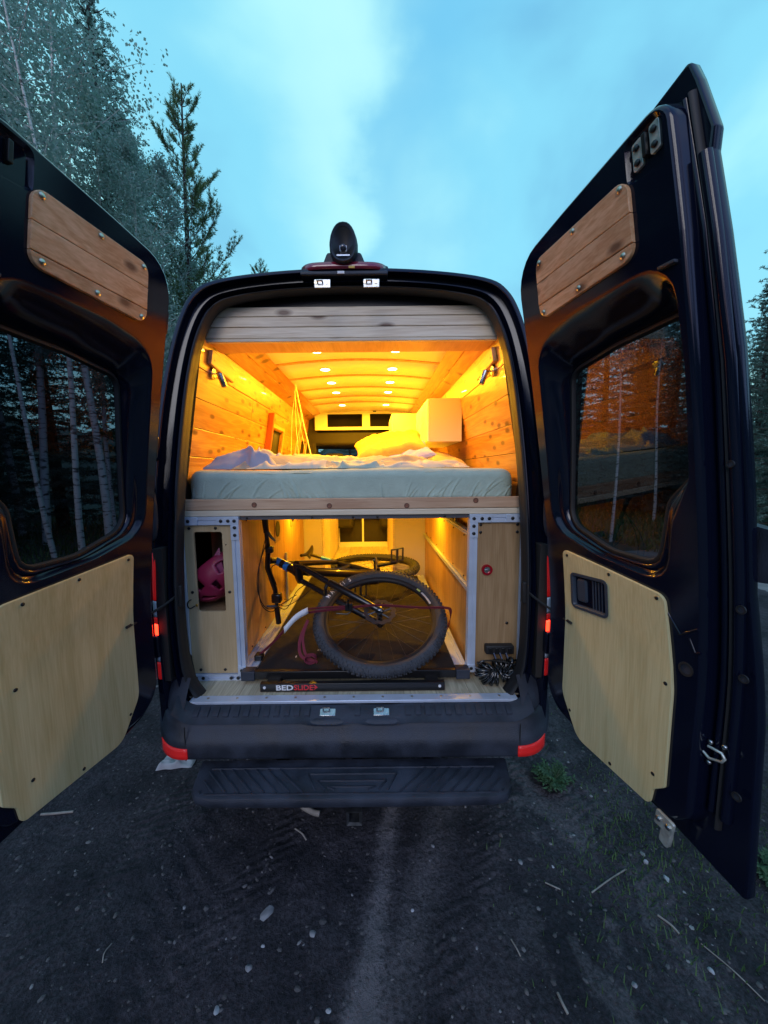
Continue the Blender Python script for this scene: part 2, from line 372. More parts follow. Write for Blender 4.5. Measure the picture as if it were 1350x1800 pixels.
# ------------------------------------------------------------------ GROUND
def ground():
    nx, ny = 620, 440
    xs = np.linspace(-4.2, 6.2, nx); ys = np.linspace(-1.2, 6.0, ny)
    X, Y = np.meshgrid(xs, ys)
    Z = .05 * (fbm(X * .9 + 5, Y * .9) - .5) + .018 * (fbm(X * 5, Y * 5 + 3) - .5) + .012 * (fbm(X * 22, Y * 22) - .5)
    Z += .010 * np.maximum(0, fbm(X * 11 + 3, Y * 11, 3) - .52) * 4 + .006 * (vnoise(X * 38, Y * 38) - .5)
    # tyre ruts running off behind the van
    for x0, sl, w, d in ((-.75, .12, .16, .016), (1.0, .1, .15, .012)):
        t = X - (x0 + sl * (1.6 - Y)); Z -= d * np.exp(-(t / w) ** 2) * (1 + .35 * np.sin(Y * 70 + X * 60))
    e = np.minimum.reduce([X + 4.2, 6.2 - X, Y + 1.2, 6.0 - Y]); k = np.clip(e / .8, 0, 1); k = k * k * (3 - 2 * k)
    Z = Z * k - (1 - k) * .05 
    v = np.stack([X, Y, Z], -1).reshape(-1, 3)
    i = np.arange(nx * ny).reshape(ny, nx)
    f = np.stack([i[:-1, :-1], i[:-1, 1:], i[1:, 1:], i[1:, :-1]], -1).reshape(-1, 4)
    me = bpy.data.meshes.new('ground'); me.from_pydata(v.tolist(), [], f.tolist())
    me.polygons.foreach_set('use_smooth', [True] * len(me.polygons))
    # pale dust streaks: a lasting stain of the dirt
    st = np.zeros_like(X)
    n = fbm(X * 9, Y * 5, 4)
    st += 1.1 * np.exp(-((X - (.04 + .175 * (Y - .95)) + .03 * (n - .5)) / (.035 + .015 * (1.8 - Y))) ** 2) * (.35 + 1.2 * vnoise(X * 14, Y * 8)) * (Y < 1.9)
    st += .45 * np.exp(-((X - (.16 + .42 * (Y - 1.05)) + .06 * (n - .5)) / .075) ** 2) * (Y < 2.1)
    st += .35 * np.exp(-((X - 1.0) / .35) ** 2) * (n > .5)
    at = me.attributes.new('dust', 'FLOAT', 'POINT'); at.data.foreach_set('value', (st * (.4 + 1.1 * n)).ravel().astype('f'))
    tm = np.zeros_like(X)
    for x0, sl, w in ((-.50, .55, .11), (.46, .62, .10), (-1.15, .35, .12), (1.28, -.2, .10)):
        tm = np.maximum(tm, np.exp(-((X - (x0 + sl * (Y - 1.3))) / w) ** 6))
    at = me.attributes.new('tread', 'FLOAT', 'POINT'); at.data.foreach_set('value', (tm * np.clip(n * 2 - .35, 0, 1)).ravel().astype('f'))
    gm = bpy.data.materials.new('dirt'); gm.use_nodes = True
    N = gm.node_tree.nodes; L = gm.node_tree.links; b = N['Principled BSDF']; b.inputs['Roughness'].default_value = .85
    b.inputs['Specular IOR Level'].default_value = .35
    t = N.new('ShaderNodeTexCoord'); z = N.new('ShaderNodeTexNoise'); z.inputs['Scale'].default_value = 3; z.inputs['Detail'].default_value = 10; z.inputs['Roughness'].default_value = .65
    L.new(t.outputs['Object'], z.inputs['Vector'])
    r = N.new('ShaderNodeValToRGB'); L.new(z.outputs[0], r.inputs[0])
    r.color_ramp.elements[0].position = .35; r.color_ramp.elements[0].color = (.0105, .0105, .015, 1)
    r.color_ramp.elements[1].position = .68; r.color_ramp.elements[1].color = (.054, .048, .056, 1)
    z2 = N.new('ShaderNodeTexNoise'); z2.inputs['Scale'].default_value = 70; z2.inputs['Detail'].default_value = 8; z2.inputs['Roughness'].default_value = .7; L.new(t.outputs['Object'], z2.inputs['Vector'])
    r2 = N.new('ShaderNodeMapRange'); L.new(z2.outputs[0], r2.inputs[0]); r2.inputs[1].default_value = .35; r2.inputs[2].default_value = .7; r2.inputs[3].default_value = .3; r2.inputs[4].default_value = 2.0
    mu = N.new('ShaderNodeVectorMath'); mu.operation = 'SCALE'; L.new(r.outputs[0], mu.inputs[0]); L.new(r2.outputs[0], mu.inputs['Scale'])
    a = N.new('ShaderNodeAttribute'); a.attribute_name = 'dust'
    m = N.new('ShaderNodeMix'); m.data_type = 'RGBA'; dm = N.new('ShaderNodeMath'); dm.operation = 'MULTIPLY'; L.new(a.outputs['Fac'], dm.inputs[0]); L.new(r2.outputs[0], dm.inputs[1]); dm.use_clamp = True; L.new(dm.outputs[0], m.inputs[0]); L.new(mu.outputs[0], m.inputs[6]); m.inputs[7].default_value = (.155, .142, .150, 1)
    L.new(m.outputs[2], b.inputs['Base Color'])
    bb = N.new('ShaderNodeBump'); bb.inputs['Strength'].default_value = 1.0; bb.inputs['Distance'].default_value = .018
    wv_ = N.new('ShaderNodeTexWave'); wv_.inputs['Scale'].default_value = 7.5; wv_.inputs['Distortion'].default_value = 2.5; wv_.inputs['Detail'].default_value = 2; wv_.inputs['Detail Scale'].default_value = 3
    rm = N.new('ShaderNodeMapping'); rm.inputs['Rotation'].default_value = (0, 0, 1.15); L.new(t.outputs['Object'], rm.inputs[0]); L.new(rm.outputs[0], wv_.inputs['Vector'])
    a2 = N.new('ShaderNodeAttribute'); a2.attribute_name = 'tread'
    tw = N.new('ShaderNodeMath'); tw.operation = 'MULTIPLY'; L.new(wv_.outputs['Fac'], tw.inputs[0]); L.new(a2.outputs['Fac'], tw.inputs[1])
    z4 = N.new('ShaderNodeTexNoise'); z4.inputs['Scale'].default_value = 17; z4.inputs['Detail'].default_value = 6; L.new(t.outputs['Object'], z4.inputs['Vector'])
    h1 = N.new('ShaderNodeMath'); h1.operation = 'MULTIPLY_ADD'; L.new(tw.outputs[0], h1.inputs[0]); h1.inputs[1].default_value = .8; L.new(z2.outputs[0], h1.inputs[2])
    h2 = N.new('ShaderNodeMath'); h2.operation = 'MULTIPLY_ADD'; L.new(z4.outputs[0], h2.inputs[0]); h2.inputs[1].default_value = 1.6; L.new(h1.outputs[0], h2.inputs[2])
    L.new(h2.outputs[0], bb.inputs['Height']); L.new(bb.outputs[0], b.inputs['Normal'])
    me.materials.append(gm)
    o = link('ground', me); tag(o, kind='structure')
    # wide sheet to the horizon
    MB().grid(lambda u, v: (-1500 + 3000 * u, -1500 + 3000 * v, -.035), 8, 8).build('terrain', mat('forest_floor', (.035, .042, .028), .9, vary=.45, vscale=.8, bump=.6, bscale=6), smooth=0).__setitem__('kind', 'structure')
    return gm
DIRT = ground()
def pebbles():
    v = []; f = []
    ico = bmesh.new(); bmesh.ops.create_icosphere(ico, subdivisions=1, radius=1); iv = np.array([q.co[:] for q in ico.verts]); fi = [tuple(w.index for w in q.verts) for q in ico.faces]; ico.free()
    cls = []
    for k in range(13000):
        x = random.uniform(-2.6, 3.4); y = random.uniform(.7, 3.4) if k % 3 else random.uniform(.7, 5.5)
        r = .0015 + (.0075 if k % 40 else .014) * random.random() ** 4
        s = np.array([r * random.uniform(.8, 1.7), r * random.uniform(.7, 1.3), r * random.uniform(.4, .8)])
        a = random.random() * 6.28; R = np.array([[cos(a), -sin(a), 0], [sin(a), cos(a), 0], [0, 0, 1]])
        p = (iv * s * (1 + .25 * (np.random.random((len(iv), 1)) - .5))) @ R.T + [x, y, gz(x, y) - r * .10]
        b = len(v); v += p.tolist(); f += [tuple(i + b for i in q) for q in fi]
    me = bpy.data.meshes.new('gravel'); me.from_pydata(v, [], f)
    gm = bpy.data.materials.new('gravel_stone'); gm.use_nodes = True; N = gm.node_tree.nodes; L = gm.node_tree.links; b = N['Principled BSDF']; b.inputs['Roughness'].default_value = .8
    g = N.new('ShaderNodeNewGeometry'); r = N.new('ShaderNodeValToRGB'); L.new(g.outputs['Random Per Island'], r.inputs[0])
    r.color_ramp.elements[0].color = (.05, .045, .045, 1); r.color_ramp.elements[1].color = (.24, .23, .235, 1); r.color_ramp.elements[1].position = 1
    q = r.color_ramp.elements.new(.85); q.color = (.085, .078, .080, 1)
    L.new(r.outputs[0], b.inputs['Base Color']); me.materials.append(gm)
    o = link('gravel', me); tag(o, 'fine loose gravel strewn over the dark dirt', 'gravel', kind='stuff')
_gx = np.linspace(-4.2, 6.2, 620); _gy = np.linspace(-1.2, 6.0, 440)
_gz = np.array([q.co.z for q in bpy.data.objects['ground'].data.vertices]).reshape(440, 620)
def gz(x, y):
    if not (-4.2 < x < 6.2 and -1.2 < y < 6.0): return -.035
    i = (x + 4.2) / 10.4 * 619; j = (y + 1.2) / 7.2 * 439; i0 = min(int(i), 618); j0 = min(int(j), 438); a = i - i0; b = j - j0
    return _gz[j0, i0] * (1 - a) * (1 - b) + _gz[j0, i0 + 1] * a * (1 - b) + _gz[j0 + 1, i0] * (1 - a) * b + _gz[j0 + 1, i0 + 1] * a * b
pebbles()

# ------------------------------------------------------------------ VAN BODY
def rake(z):
    t = max(0, z - 1.15); return .14 * t ** 1.3
VAN = thing('camper_van', 'black high-roofed camper van parked on dirt with both rear doors swung wide open', 'van', (0, 1.6, 0))
OUT = [(.90, .50), (.905, .9), (.91, 1.3), (.905, 1.65), (.885, 2.0), (.85, 2.25), (.805, 2.46), (.745, 2.59), (.64, 2.655), (.36, 2.695), (0, 2.71)]
INN = [(.72, .70), (.785, .84), (.795, 1.2), (.79, 1.62), (.77, 1.98), (.745, 2.24), (.705, 2.42), (.64, 2.535), (.53, 2.58), (.30, 2.61), (0, 2.62)]
def crm(P, n):
    P = [(-P[-2][0], P[-2][1]) if 0 else P[0]] + list(P) + [(-P[-2][0], P[-2][1])]
    R = []
    for i in range(1, len(P) - 2):
        for k in range(n):
            t = k / n
            R.append(tuple(.5 * (2 * P[i][c] + (P[i + 1][c] - P[i - 1][c]) * t + (2 * P[i - 1][c] - 5 * P[i][c] + 4 * P[i + 1][c] - P[i + 2][c]) * t * t + (3 * P[i][c] - P[i - 1][c] - 3 * P[i + 1][c] + P[i + 2][c]) * t ** 3) for c in (0, 1)))
    R.append(P[-2]); return R
def full(P, n=5):
    h = crm(P, n); return [(-x, z) for x, z in h] + [(x, z) for x, z in h[-2::-1]]
FO, FI = full(OUT), full(INN)
def floop(t, dy):
    return [((a[0] * (1 - t) + b[0] * t), 1.60 + rake(a[1] * (1 - t) + b[1] * t) + dy, a[1] * (1 - t) + b[1] * t) for a, b in zip(FO, FI)]
m = MB()
st = [[(x, 5.2, z) for x, z in FO], [(x, 3.6, z) for x, z in FO], [(x, 2.4, z) for x, z in FO]] + [floop(t, d) for t, d in
     ((0, .12), (0, .05), (.02, .02), (.07, .002), (.12, 0), (.24, 0))]
m.loft(st, closed=False)
fl = [[(x * (1 if y < 6.2 else .93), y, min(z, zc)) for x, z in FO] for y, zc in ((5.2, 1.55), (5.9, 1.54), (6.5, 1.42), (6.9, 1.15), (7.0, .8))]
m.loft(fl, closed=False)
m.add([(-.84, 7.0, .5), (.84, 7.0, .5), (.84, 7.0, .8), (-.84, 7.0, .8)], [(0, 1, 2, 3)])
for sx in (-1, 1):
    m.tube([(sx * .80, 5.2, 2.6), (sx * .86, 5.75, 2.05), (sx * .88, 6.1, 1.52)], .035, 8)
m.build('body_panel', PAINT, VAN, smooth=40)
m = MB()
m.loft([floop(t, d) for t, d in ((.24, 0), (.27, .006), (.29, .03), (.31, .046), (.58, .052), (.62, .045), (.655, .022), (.70, .018), (.73, .028), (.76, .05), (.90, .058))], closed=False)
m.build('door_jamb', PAINT, VAN, smooth=50)
m = MB()
m.loft([floop(t, d) for t, d in ((.885, .057), (.89, .035), (.92, .026), (.96, .028), (.985, .04), (.99, .06))], closed=False)
m.build('door_seal', RUBBER, VAN, smooth=60)
m = MB()
m.loft([floop(t, d) for t, d in ((.98, .058), (1.0, .07), (1.0, .095), (.86, .125), (.60, .165), (.45, .30))], closed=False)
m.build('inner_frame', RUBBER, VAN, smooth=60)
MB().tbox(-.9, .9, 1.66, 5.3, .60, .694, lambda *p: p).build('floor_pan', DARKIN, VAN)
# vinyl floor in visible strips
for k in range(11):
    x0 = -.86 + k * .1567
    MB().box(x0 + .0008, x0 + .1559, 1.648, 5.6, .694, .700).build('floor_plank', VINYL, VAN)
# glazing and cab
MB().grid(lambda u, v: ((u * 2 - 1) * (.80 + .07 * v), 5.2 + .9 * v + .12 * (1 - (u * 2 - 1) ** 2), 2.60 - 1.06 * v), 10, 6).build('windscreen', CLEAR, VAN)
for sx in (-1, 1):
    MB().add([(sx * .885, 5.2, 1.56), (sx * .88, 6.0, 1.55), (sx * .855, 5.7, 2.08), (sx * .82, 5.2, 2.45)], [(0, 1, 2, 3)]).build('cab_window', TINT, VAN)
def seat(x):
    MB().box(x - .24, x + .24, 4.95, 5.06, 1.15, 1.78).build('cab_seat_back', DARKIN, VAN, bevel=.05, seg=4)
    MB().box(x - .12, x + .12, 4.97, 5.05, 1.83, 2.0).build('headrest', DARKIN, VAN, bevel=.03, seg=3)
    MB().box(x - .24, x + .24, 5.0, 5.5, .98, 1.15).build('cab_seat_cushion', DARKIN, VAN, bevel=.05, seg=3)
seat(-.42); seat(.42)
MB().box(-.85, .85, 5.75, 6.0, 1.0, 1.62).build('dashboard', DARKIN, VAN, bevel=.06, seg=3)
MB().box(-.86, .86, 4.86, 5.75, 2.10, 2.28).build('headliner', DARKIN, VAN, bevel=.03)
for sx in (-1, 1): MB().box(sx * .745 - .10, sx * .745 + .10, 4.86, 5.1, .75, 2.15).box(sx * .70 - .08, sx * .70 + .08, 4.86, 5.1, 2.152, 2.48).build('cab_pillar_trim', DARKIN, VAN, bevel=.01)
for x in (-.9, .9):
    for y in (2.75, 6.3):
        w = MB(); n = 40
        prof = [(.20, -.10), (.30, -.115), (.345, -.09), (.36, -.04), (.36, .04), (.345, .09), (.30, .115), (.20, .10)]
        w.loft([[(x * .93 + b, y + r * cos(2 * pi * k / n), .345 + r * sin(2 * pi * k / n)) for r, b in prof] for k in range(n + 1)], closed=False)
        o = w.build('wheel', TYRE, VAN)
        h = MB().disc((x * .93 - .02, y, .345), (1 if x > 0 else -1, 0, 0), .205, .09, 28, .03).build('rim', ALU, o)

# tail lights on the rear corners
for sx in (-1, 1):
    def tl(z0, z1, mt, name, w0=.0, w1=.055):
        mm = MB(); n = 6
        def q(u, v):
            z = z0 + (z1 - z0) * v
            a = u * pi / 2
            return (sx * (.872 + .036 * sin(a) + (.0)), 1.592 + rake(z) + .062 * (1 - cos(a)), z)
        mm.grid(q, n, 6); return mm.build(name, mt, lamp, solid=.004, smooth=60)
    lamp = MB().box(sx * .86 - .02, sx * .86 + .02, 1.612, 1.68, .80, 1.42).build('tail_light', DARKIN, VAN)
    tl(1.19, 1.40, REDL, 'red_lens'); tl(1.115, 1.186, CLRL, 'clear_lens'); tl(1.085, 1.111, REDL, 'red_lens'); tl(.99, 1.08, REDG, 'lit_lens')
    tl(.905, .985, CLRL, 'clear_lens'); tl(.82, .90, REDL, 'red_lens')
    # loop-shaped hinge cover and door check strap
    pts = [(sx * (.885 + .022 * cos(a)), 1.588 + rake(1.58) - .012, 1.58 + .12 * sin(a)) for a in [2 * pi * k / 20 for k in range(20)]]
    MB().tube(pts, .012, 8, closed=True).build('hinge_cover', PLAST, VAN, smooth=80)
    for zz in (.98, 1.86, 2.35):
        MB().box(sx * .885 - .02, sx * .885 + .02, 1.575 + rake(zz), 1.61 + rake(zz), zz - .05, zz + .05).build('door_hinge', PAINT, VAN, bevel=.006)
    MB().tube([(sx * .80, 1.66, 1.20), (sx * .84, 1.60, 1.165), (sx * .885, 1.50, 1.14), (sx * .875, 1.40, 1.15)], .006, 6).build('door_check_strap', RUBBER, VAN)
    MB().box(sx * .795 - .012, sx * .795 + .012, 1.645, 1.675, 1.14, 1.24).build('strap_mount', RUBBER, VAN, bevel=.004)

# striker plates at the top and bottom of the opening
def striker(x, y, z, tilt):
    w = MB().box(x - .036, x + .036, y - .004, y, z - .018, z + .018).build('striker_plate', STEEL, VAN, bevel=.003)
    MB().tube([(x - .022, y - .004, z + .01), (x - .022, y - .022, z + .004), (x + .0, y - .022, z + .004), (x + .0, y - .004, z + .01)], .0042, 8).build('striker_loop', STEEL, w)
    for dx in (-.029, .02):
        MB().disc((x + dx, y - .004, z + .003), (0, -1, 0), .007, .003, 8).build('striker_screw', SCREWM, w)
striker(-.117, 1.755, 2.588, 0); striker(.102, 1.755, 2.588, 0)

# sill, ribbed plastic scuff plate and bumper
MB().box(-.76, .76, 1.598, 1.648, .69, .7045).build('sill_strip', ALU, VAN, bevel=.003)
for k in range(11):
    MB().disc((-.68 + k * .136, 1.625, .7045), (0, 0, 1), .006, .002, 8).build('sill_screw', SCREWM, VAN)
SP = [(1.60, .690), (1.585, .688), (1.552, .668), (1.535, .655), (1.52, .648)]
def bx_wrap(x):
    a = abs(x); return .21 * max(0, (a - .72) / .235) ** 2.4
def scoop(x):
    return sum(.016 * exp(-((x - c) / .085) ** 4) for c in (-.115, .128))
xs = [-.80 + 1.6 * i / 160 for i in range(161)]
MB().loft([[(x, y - (.010 if y < 1.56 else 0) * exp(-((abs(x - .006) - .12) / .1) ** 4) , z - scoop(x) * (1 if .65 < z < .685 else .3) + .05 * max(0, (abs(x) - .70) / .1) ** 2) for y, z in SP] for x in xs], closed=False).build('scuff_plate', PLAST, VAN)
for k in range(32):
    x = -.72 + k * .0455
    if abs(abs(x - .006) - .12) < .10: continue
    MB().tbox(x, x + .024, 1.545, 1.583, 0, 1, lambda a, b, c: (a, b, .666 + (b - 1.545) * .55 + c * .006 - (0 if c else .006))).build('scuff_rib', PLAST, VAN)
for x in (-.115, .128):
    w = MB().tbox(-.036, .036, 0, .030, 0, .004, lambda a, b, c: (x + a, 1.552 + b, .660 + b * .55 + c)).build('striker_plate', STEEL, VAN, bevel=.003)
    MB().tube([(x - .02, 1.57, .668), (x - .02, 1.565, .692), (x + .008, 1.565, .692), (x + .008, 1.57, .668)], .004, 8).build('striker_loop', STEEL, w)
BP = [(1.62, .664), (1.545, .656), (1.53, .648), (1.520, .622), (1.508, .600), (1.500, .590), (1.494, .578), (1.492, .560), (1.494, .515), (1.500, .500), (1.512, .490), (1.55, .482), (1.62, .478)]
def bump_pt(x, y, z):
    a = abs(x); k = max(0, (a - .72) / .24)
    zz = z + (.045 * k * k if z > .6 else .02 * k * k if z > .53 else .028 * k * k)
    return (x * (1 - .0 * k), y + bx_wrap(x), zz)
xs = [-.955 + 1.91 * i / 130 for i in range(131)]
BUMP = MB().loft([[bump_pt(x, y, z) for y, z in BP] for x in xs], closed=False).build('bumper', PLAST, VAN, smooth=50)
for sx in (-1, 1):
    # corner shoulders that climb from the bumper to the door pillar
    def q(u, v):
        x = .76 + .190 * u; k = max(0, (x - .72) / .24)
        z0 = .664 + .045 * k * k
        z = z0 + (.80 - z0) * v
        return (sx * (x - .02 * v * u), 1.545 + bx_wrap(x) * (1 - .45 * v) + .05 * v + .0 * u + .04 * v * v, z)
    MB().grid(q, 12, 8).build('bumper_shoulder', PLAST, VAN, smooth=70)
    # red reflector let into the bumper corner
    mm = MB()
    def q2(u, v):
        x = .722 + .150 * u; zz = .508 + .048 * v - .006 * u + .010 * u * v
        p = bump_pt(x, 1.494, zz); return (sx * x, p[1] - .006, zz)
    mm.grid(q2, 10, 3); mm.build('reflector', REDREF, BUMP, solid=.006, smooth=70)
    MB().tube([(sx * .73, 1.496, .655), (sx * .73, 1.493, .50)], .0025, 5).build('bumper_seam', RUBBER, BUMP)

# rear step pad
def step_outline(off=0):
    P = [(-.690 + off, 1.545), (-.665 + off, 1.40), (-.635 + off, 1.362 + off), (-.58 + off, 1.350 + off), (-.2, 1.346 + off), (.2, 1.346 + off), (.58 - off, 1.350 + off), (.635 - off, 1.362 + off), (.665 - off, 1.40), (.690 - off, 1.545)]
    return P
def stepz(y): return .452 + (y - 1.35) * .02
STEP = MB()
STEP.loft([[(x, y, stepz(y) + dz) for x, y in step_outline(o)] for o, dz in ((.03, -.050), (.006, -.044), (0, -.030), (0, -.014), (.004, -.004), (.012, 0))], closed=True, cap0=True, cap1=True)
STEP = STEP.build('rear_step', PLAST, VAN, smooth=40)
def rib(x0, y0, x1, y1, w=.009, h=.005):
    d = Vector((x1 - x0, y1 - y0)); n = Vector((-d.y, d.x)).normalized() * w / 2
    mm = MB(); vs = []
    for (x, y) in ((x0, y0), (x1, y1)):
        for sgn in (-1, 1):
            vs.append((x + n.x * sgn, y + n.y * sgn, stepz(y) - .002)); vs.append((x + n.x * sgn * .5, y + n.y * sgn * .5, stepz(y) + h))
    mm.add(vs, [(0, 2, 3, 1), (4, 5, 7, 6), (0, 1, 5, 4), (2, 6, 7, 3), (1, 3, 7, 5)])
    return mm.build('tread_rib', PLAST, STEP)
for sx in (-1, 1):
    for k in range(9):
        x = .20 + k * .052
        xe = min(x + .12, .625); ye = 1.375 + (xe - x) / .12 * .115
        rib(sx * x, 1.375, sx * xe, ye)
    for (a, b, c) in ((.07, .10, 1.40), (.11, .145, 1.43), (.15, .19, 1.465)):
        rib(sx * a, 1.385, sx * b, c); rib(0, c, sx * b, c)
rib(-.62, 1.497, .62, 1.497, .008)
rib(-.60, 1.368, .60, 1.368, .006)
for sx in (-1, 1): MB().box(sx * .35 - .02, sx * .35 + .02, 1.48, 1.8, .33, .40).build('step_bracket', RUBBER, VAN)
# tow hitch tube
m = MB()
hx, hz = .003, .235
def sq(w, y, r=.008): return [(hx + sx * w, y, hz + sz * w) for sx, sz in ((-1, -1), (1, -1), (1, 1), (-1, 1))]
m.loft([sq(.022, 1.75), sq(.022, 1.475), sq(.034, 1.470), sq(.034, 1.49), sq(.029, 1.495), sq(.029, 1.9)], closed=True)
m.build('tow_hitch', mat('scuffed_black_steel', (.05, .055, .06), .45, metal=.5, vary=.5, vscale=30), VAN, smooth=0)
MB().tube([(-.55, 1.95, .28), (.55, 1.95, .28)], .04, 8).build('hitch_beam', SATIN, VAN)
MB().box(-.8, .8, 1.75, 1.8, .36, .60).build('rear_valance', SATIN, VAN)

# high brake light, roof spoiler lip and rear-view camera
yb = 1.60 + rake(2.72)
bl = MB().grid(lambda u, v: (-.026 + .196 * (2 * u - 1), yb + .015 - .03 * (1 - (2 * u - 1) ** 8) , 2.690 + .030 * v + .004 * (1 - (2 * u - 1) ** 2)), 24, 2).build('high_brake_light', REDD, VAN, solid=.01, smooth=70)
MB().box(-.232, .18, yb - .012, yb + .05, 2.668, 2.688).build('brake_light_base', PLAST, VAN, bevel=.006)
MB().box(-.235, .185, yb + .03, yb + .18, 2.70, 2.732).build('roof_lip', PLAST, VAN, bevel=.012)
cl = []
for dy, w, z0, z1 in ((.10, .045, 2.72, 2.83), (.06, .066, 2.715, 2.885), (.0, .068, 2.712, 2.895), (-.03, .064, 2.712, 2.888), (-.042, .060, 2.714, 2.878)):
    L = []
    for k in range(24):
        a = 2 * pi * k / 24; c_, s_ = cos(a), sin(a)
        zc = (z0 + z1) / 2; hh = (z1 - z0) / 2
        ww = w * .98 * (1 - .20 * max(0, s_)) 
        L.append((-.026 + ww * (abs(c_) ** .8) * (1 if c_ > 0 else -1), yb + dy, zc + hh * (abs(s_) ** .85) * (1 if s_ > 0 else -1)))
    cl.append(L)
cl.append([(-.026 + (p[0] + .026) * .86, p[1] + .008, 2.796 + (p[2] - 2.796) * .86) for p in cl[-1]])
cm = MB().loft(cl, True, True, False).build('rear_camera', PLAST, VAN, smooth=50)
MB().loft([[(p[0], p[1] + .001, p[2]) for p in cl[-1]], [(-.026 + (p[0] + .026) * .3, p[1] + .03, 2.77 + (p[2] - 2.79) * .3) for p in cl[-1]]], True, False, True).build('camera_hood', SATIN, cm)
MB().disc((-.026, yb - .028, 2.775), (0, -1, -.3), .014, .012, 16, .004).build('camera_lens', mat('lens_glass', (.02, .02, .03), .05, coat=1), cm)
for sx in (-1, 1):
    MB().tube([(-.026 + sx * .010, yb - .032, 2.784), (-.026 + sx * .015, yb - .032, 2.784), (-.026 + sx * .015, yb - .032, 2.760), (-.026 + sx * .010, yb - .032, 2.760)], .0016, 5).build('lens_bracket', ALU, cm)
MB().box(-.056, .004, yb - .036, yb - .030, 2.738, 2.744).build('camera_light_bar', ALU, cm)
MB().tbox(-.026 - .105, -.026 + .105, yb + .0, yb + .06, 2.715, 2.775, lambda x, y, z: (-.026 + (x + .026) * (1 - (z - 2.715) * 4), y, z)).build('camera_plinth', PLAST, VAN, bevel=.01)
MB().box(-.003, .025, yb - .020, yb - .0155, 2.694, 2.703).build('sticker', mat('yellow_sticker', (.6, .42, .08), .6), bl)
MB().box(-.056, -.024, yb - .018, yb - .0125, 2.671, 2.682).build('sticker', mat('white_sticker', (.7, .72, .75), .6), bl)

# ------------------------------------------------------------------ REAR DOORS
PH = radians(12)
def D(side):
    H = (side * .90, 1.60)
    def fn(s, z, n):
        k = rake(z) + n
        return (H[0] + s * side * sin(PH) - k * side * cos(PH), H[1] - s * cos(PH) - k * sin(PH), z)
    return fn
def roundpoly(P, R, seg=6, dens=.05):
    n = len(P); out = []
    for i in range(n):
        p = Vector(P[i]); a = Vector(P[i - 1]) - p; b = Vector(P[(i + 1) % n]) - p
        r = R[i] if isinstance(R, (list, tuple)) else R
        if r <= 0: out.append(p); continue
        ang = a.angle(b); d = min(r / math.tan(ang / 2), a.length * .49, b.length * .49); r2 = d * math.tan(ang / 2)
        an, bn = a.normalized(), b.normalized(); c = p + (an + bn).normalized() * (r2 / sin(ang / 2))
        s0 = p + an * d; s1 = p + bn * d
        a0 = atan2(s0.y - c.y, s0.x - c.x); a1 = atan2(s1.y - c.y, s1.x - c.x); da = (a1 - a0 + pi) % (2 * pi) - pi
        for k in range(seg + 1): out.append(Vector((c.x + r2 * cos(a0 + da * k / seg), c.y + r2 * sin(a0 + da * k / seg))))
    res = []
    for i in range(len(out)):
        p, q = out[i], out[(i + 1) % len(out)]; m_ = max(1, int((q - p).length / dens))
        for k in range(m_): res.append(p.lerp(q, k / m_))
    ar = sum(res[i - 1].cross(res[i]) if 0 else res[i - 1].x * res[i].y - res[i].x * res[i - 1].y for i in range(len(res)))
    if ar < 0: res.reverse()
    return res
def offs(P, d):   # inward for positive d (counter-clockwise outline)
    n = len(P); R = []
    for i in range(n):
        t = (P[(i + 1) % n] - P[i - 1]); 
        if t.length < 1e-9: R.append(P[i]); continue
        t.normalize(); R.append(P[i] + Vector((-t.y, t.x)) * d)
    return R
def flat_with_holes(outer, holes, n0, fn, cuts=()):
    b = bmesh.new()
    for P in [outer] + holes:
        vs = [b.verts.new((p.x, p.y, 0)) for p in P]
        for i in range(len(vs)): b.edges.new((vs[i], vs[(i + 1) % len(vs)]))
    bmesh.ops.triangle_fill(b, use_beauty=True, use_dissolve=False, edges=b.edges[:])
    def inside(P, x, y):
        c = False
        for i in range(len(P)):
            a, q = P[i - 1], P[i]
            if (a.y > y) != (q.y > y) and x < (q.x - a.x) * (y - a.y) / (q.y - a.y) + a.x: c = not c
        return c
    bad = []
    for f_ in b.faces:
        m_ = f_.calc_center_median()
        if any(inside(h, m_.x, m_.y) for h in holes) or not inside(outer, m_.x, m_.y): bad.append(f_)
    if bad: bmesh.ops.delete(b, geom=bad, context='FACES_ONLY')
    z0 = min(p.y for p in outer); z1 = max(p.y for p in outer); k = z0 + .1
    while k < z1:
        bmesh.ops.bisect_plane(b, geom=b.verts[:] + b.edges[:] + b.faces[:], plane_co=(0, k, 0), plane_no=(0, 1, 0)); k += .1
    for v in b.verts: v.co = Vector(fn(v.co.x, v.co.y, n0))
    return b
def slab(outer, n0, n1, fn, fillet=.003, holes=()):
    m = MB()
    L = [[fn(p.x, p.y, n0) for p in outer], [fn(p.x, p.y, n1 - fillet) for p in outer], [fn(p.x, p.y, n1 - fillet * .3) for p in offs(outer, fillet * .3)], [fn(p.x, p.y, n1) for p in offs(outer, fillet)]]
    m.loft(L, True)
    b = flat_with_holes(offs(outer, fillet), [list(h) for h in holes], n1, fn); m.bm(b); b.free()
    for h in holes: m.loft([[fn(p.x, p.y, n1) for p in h], [fn(p.x, p.y, n0) for p in h]], True)
    return m
EDGE = [(.035, .70), (.16, .668), (.55, .655), (.772, .622), (.757, 1.08), (.728, 1.44), (.726, 1.70), (.716, 2.03), (.698, 2.28), (.682, 2.45), (.690, 2.49), (.664, 2.60), (.650, 2.645), (.50, 2.612), (.30, 2.58), (.035, 2.55)]
ER = [.12, 0, .05, .012, .05, .06, .05, .1, .1, .012, .012, .03, .01, 0, 0, .14]
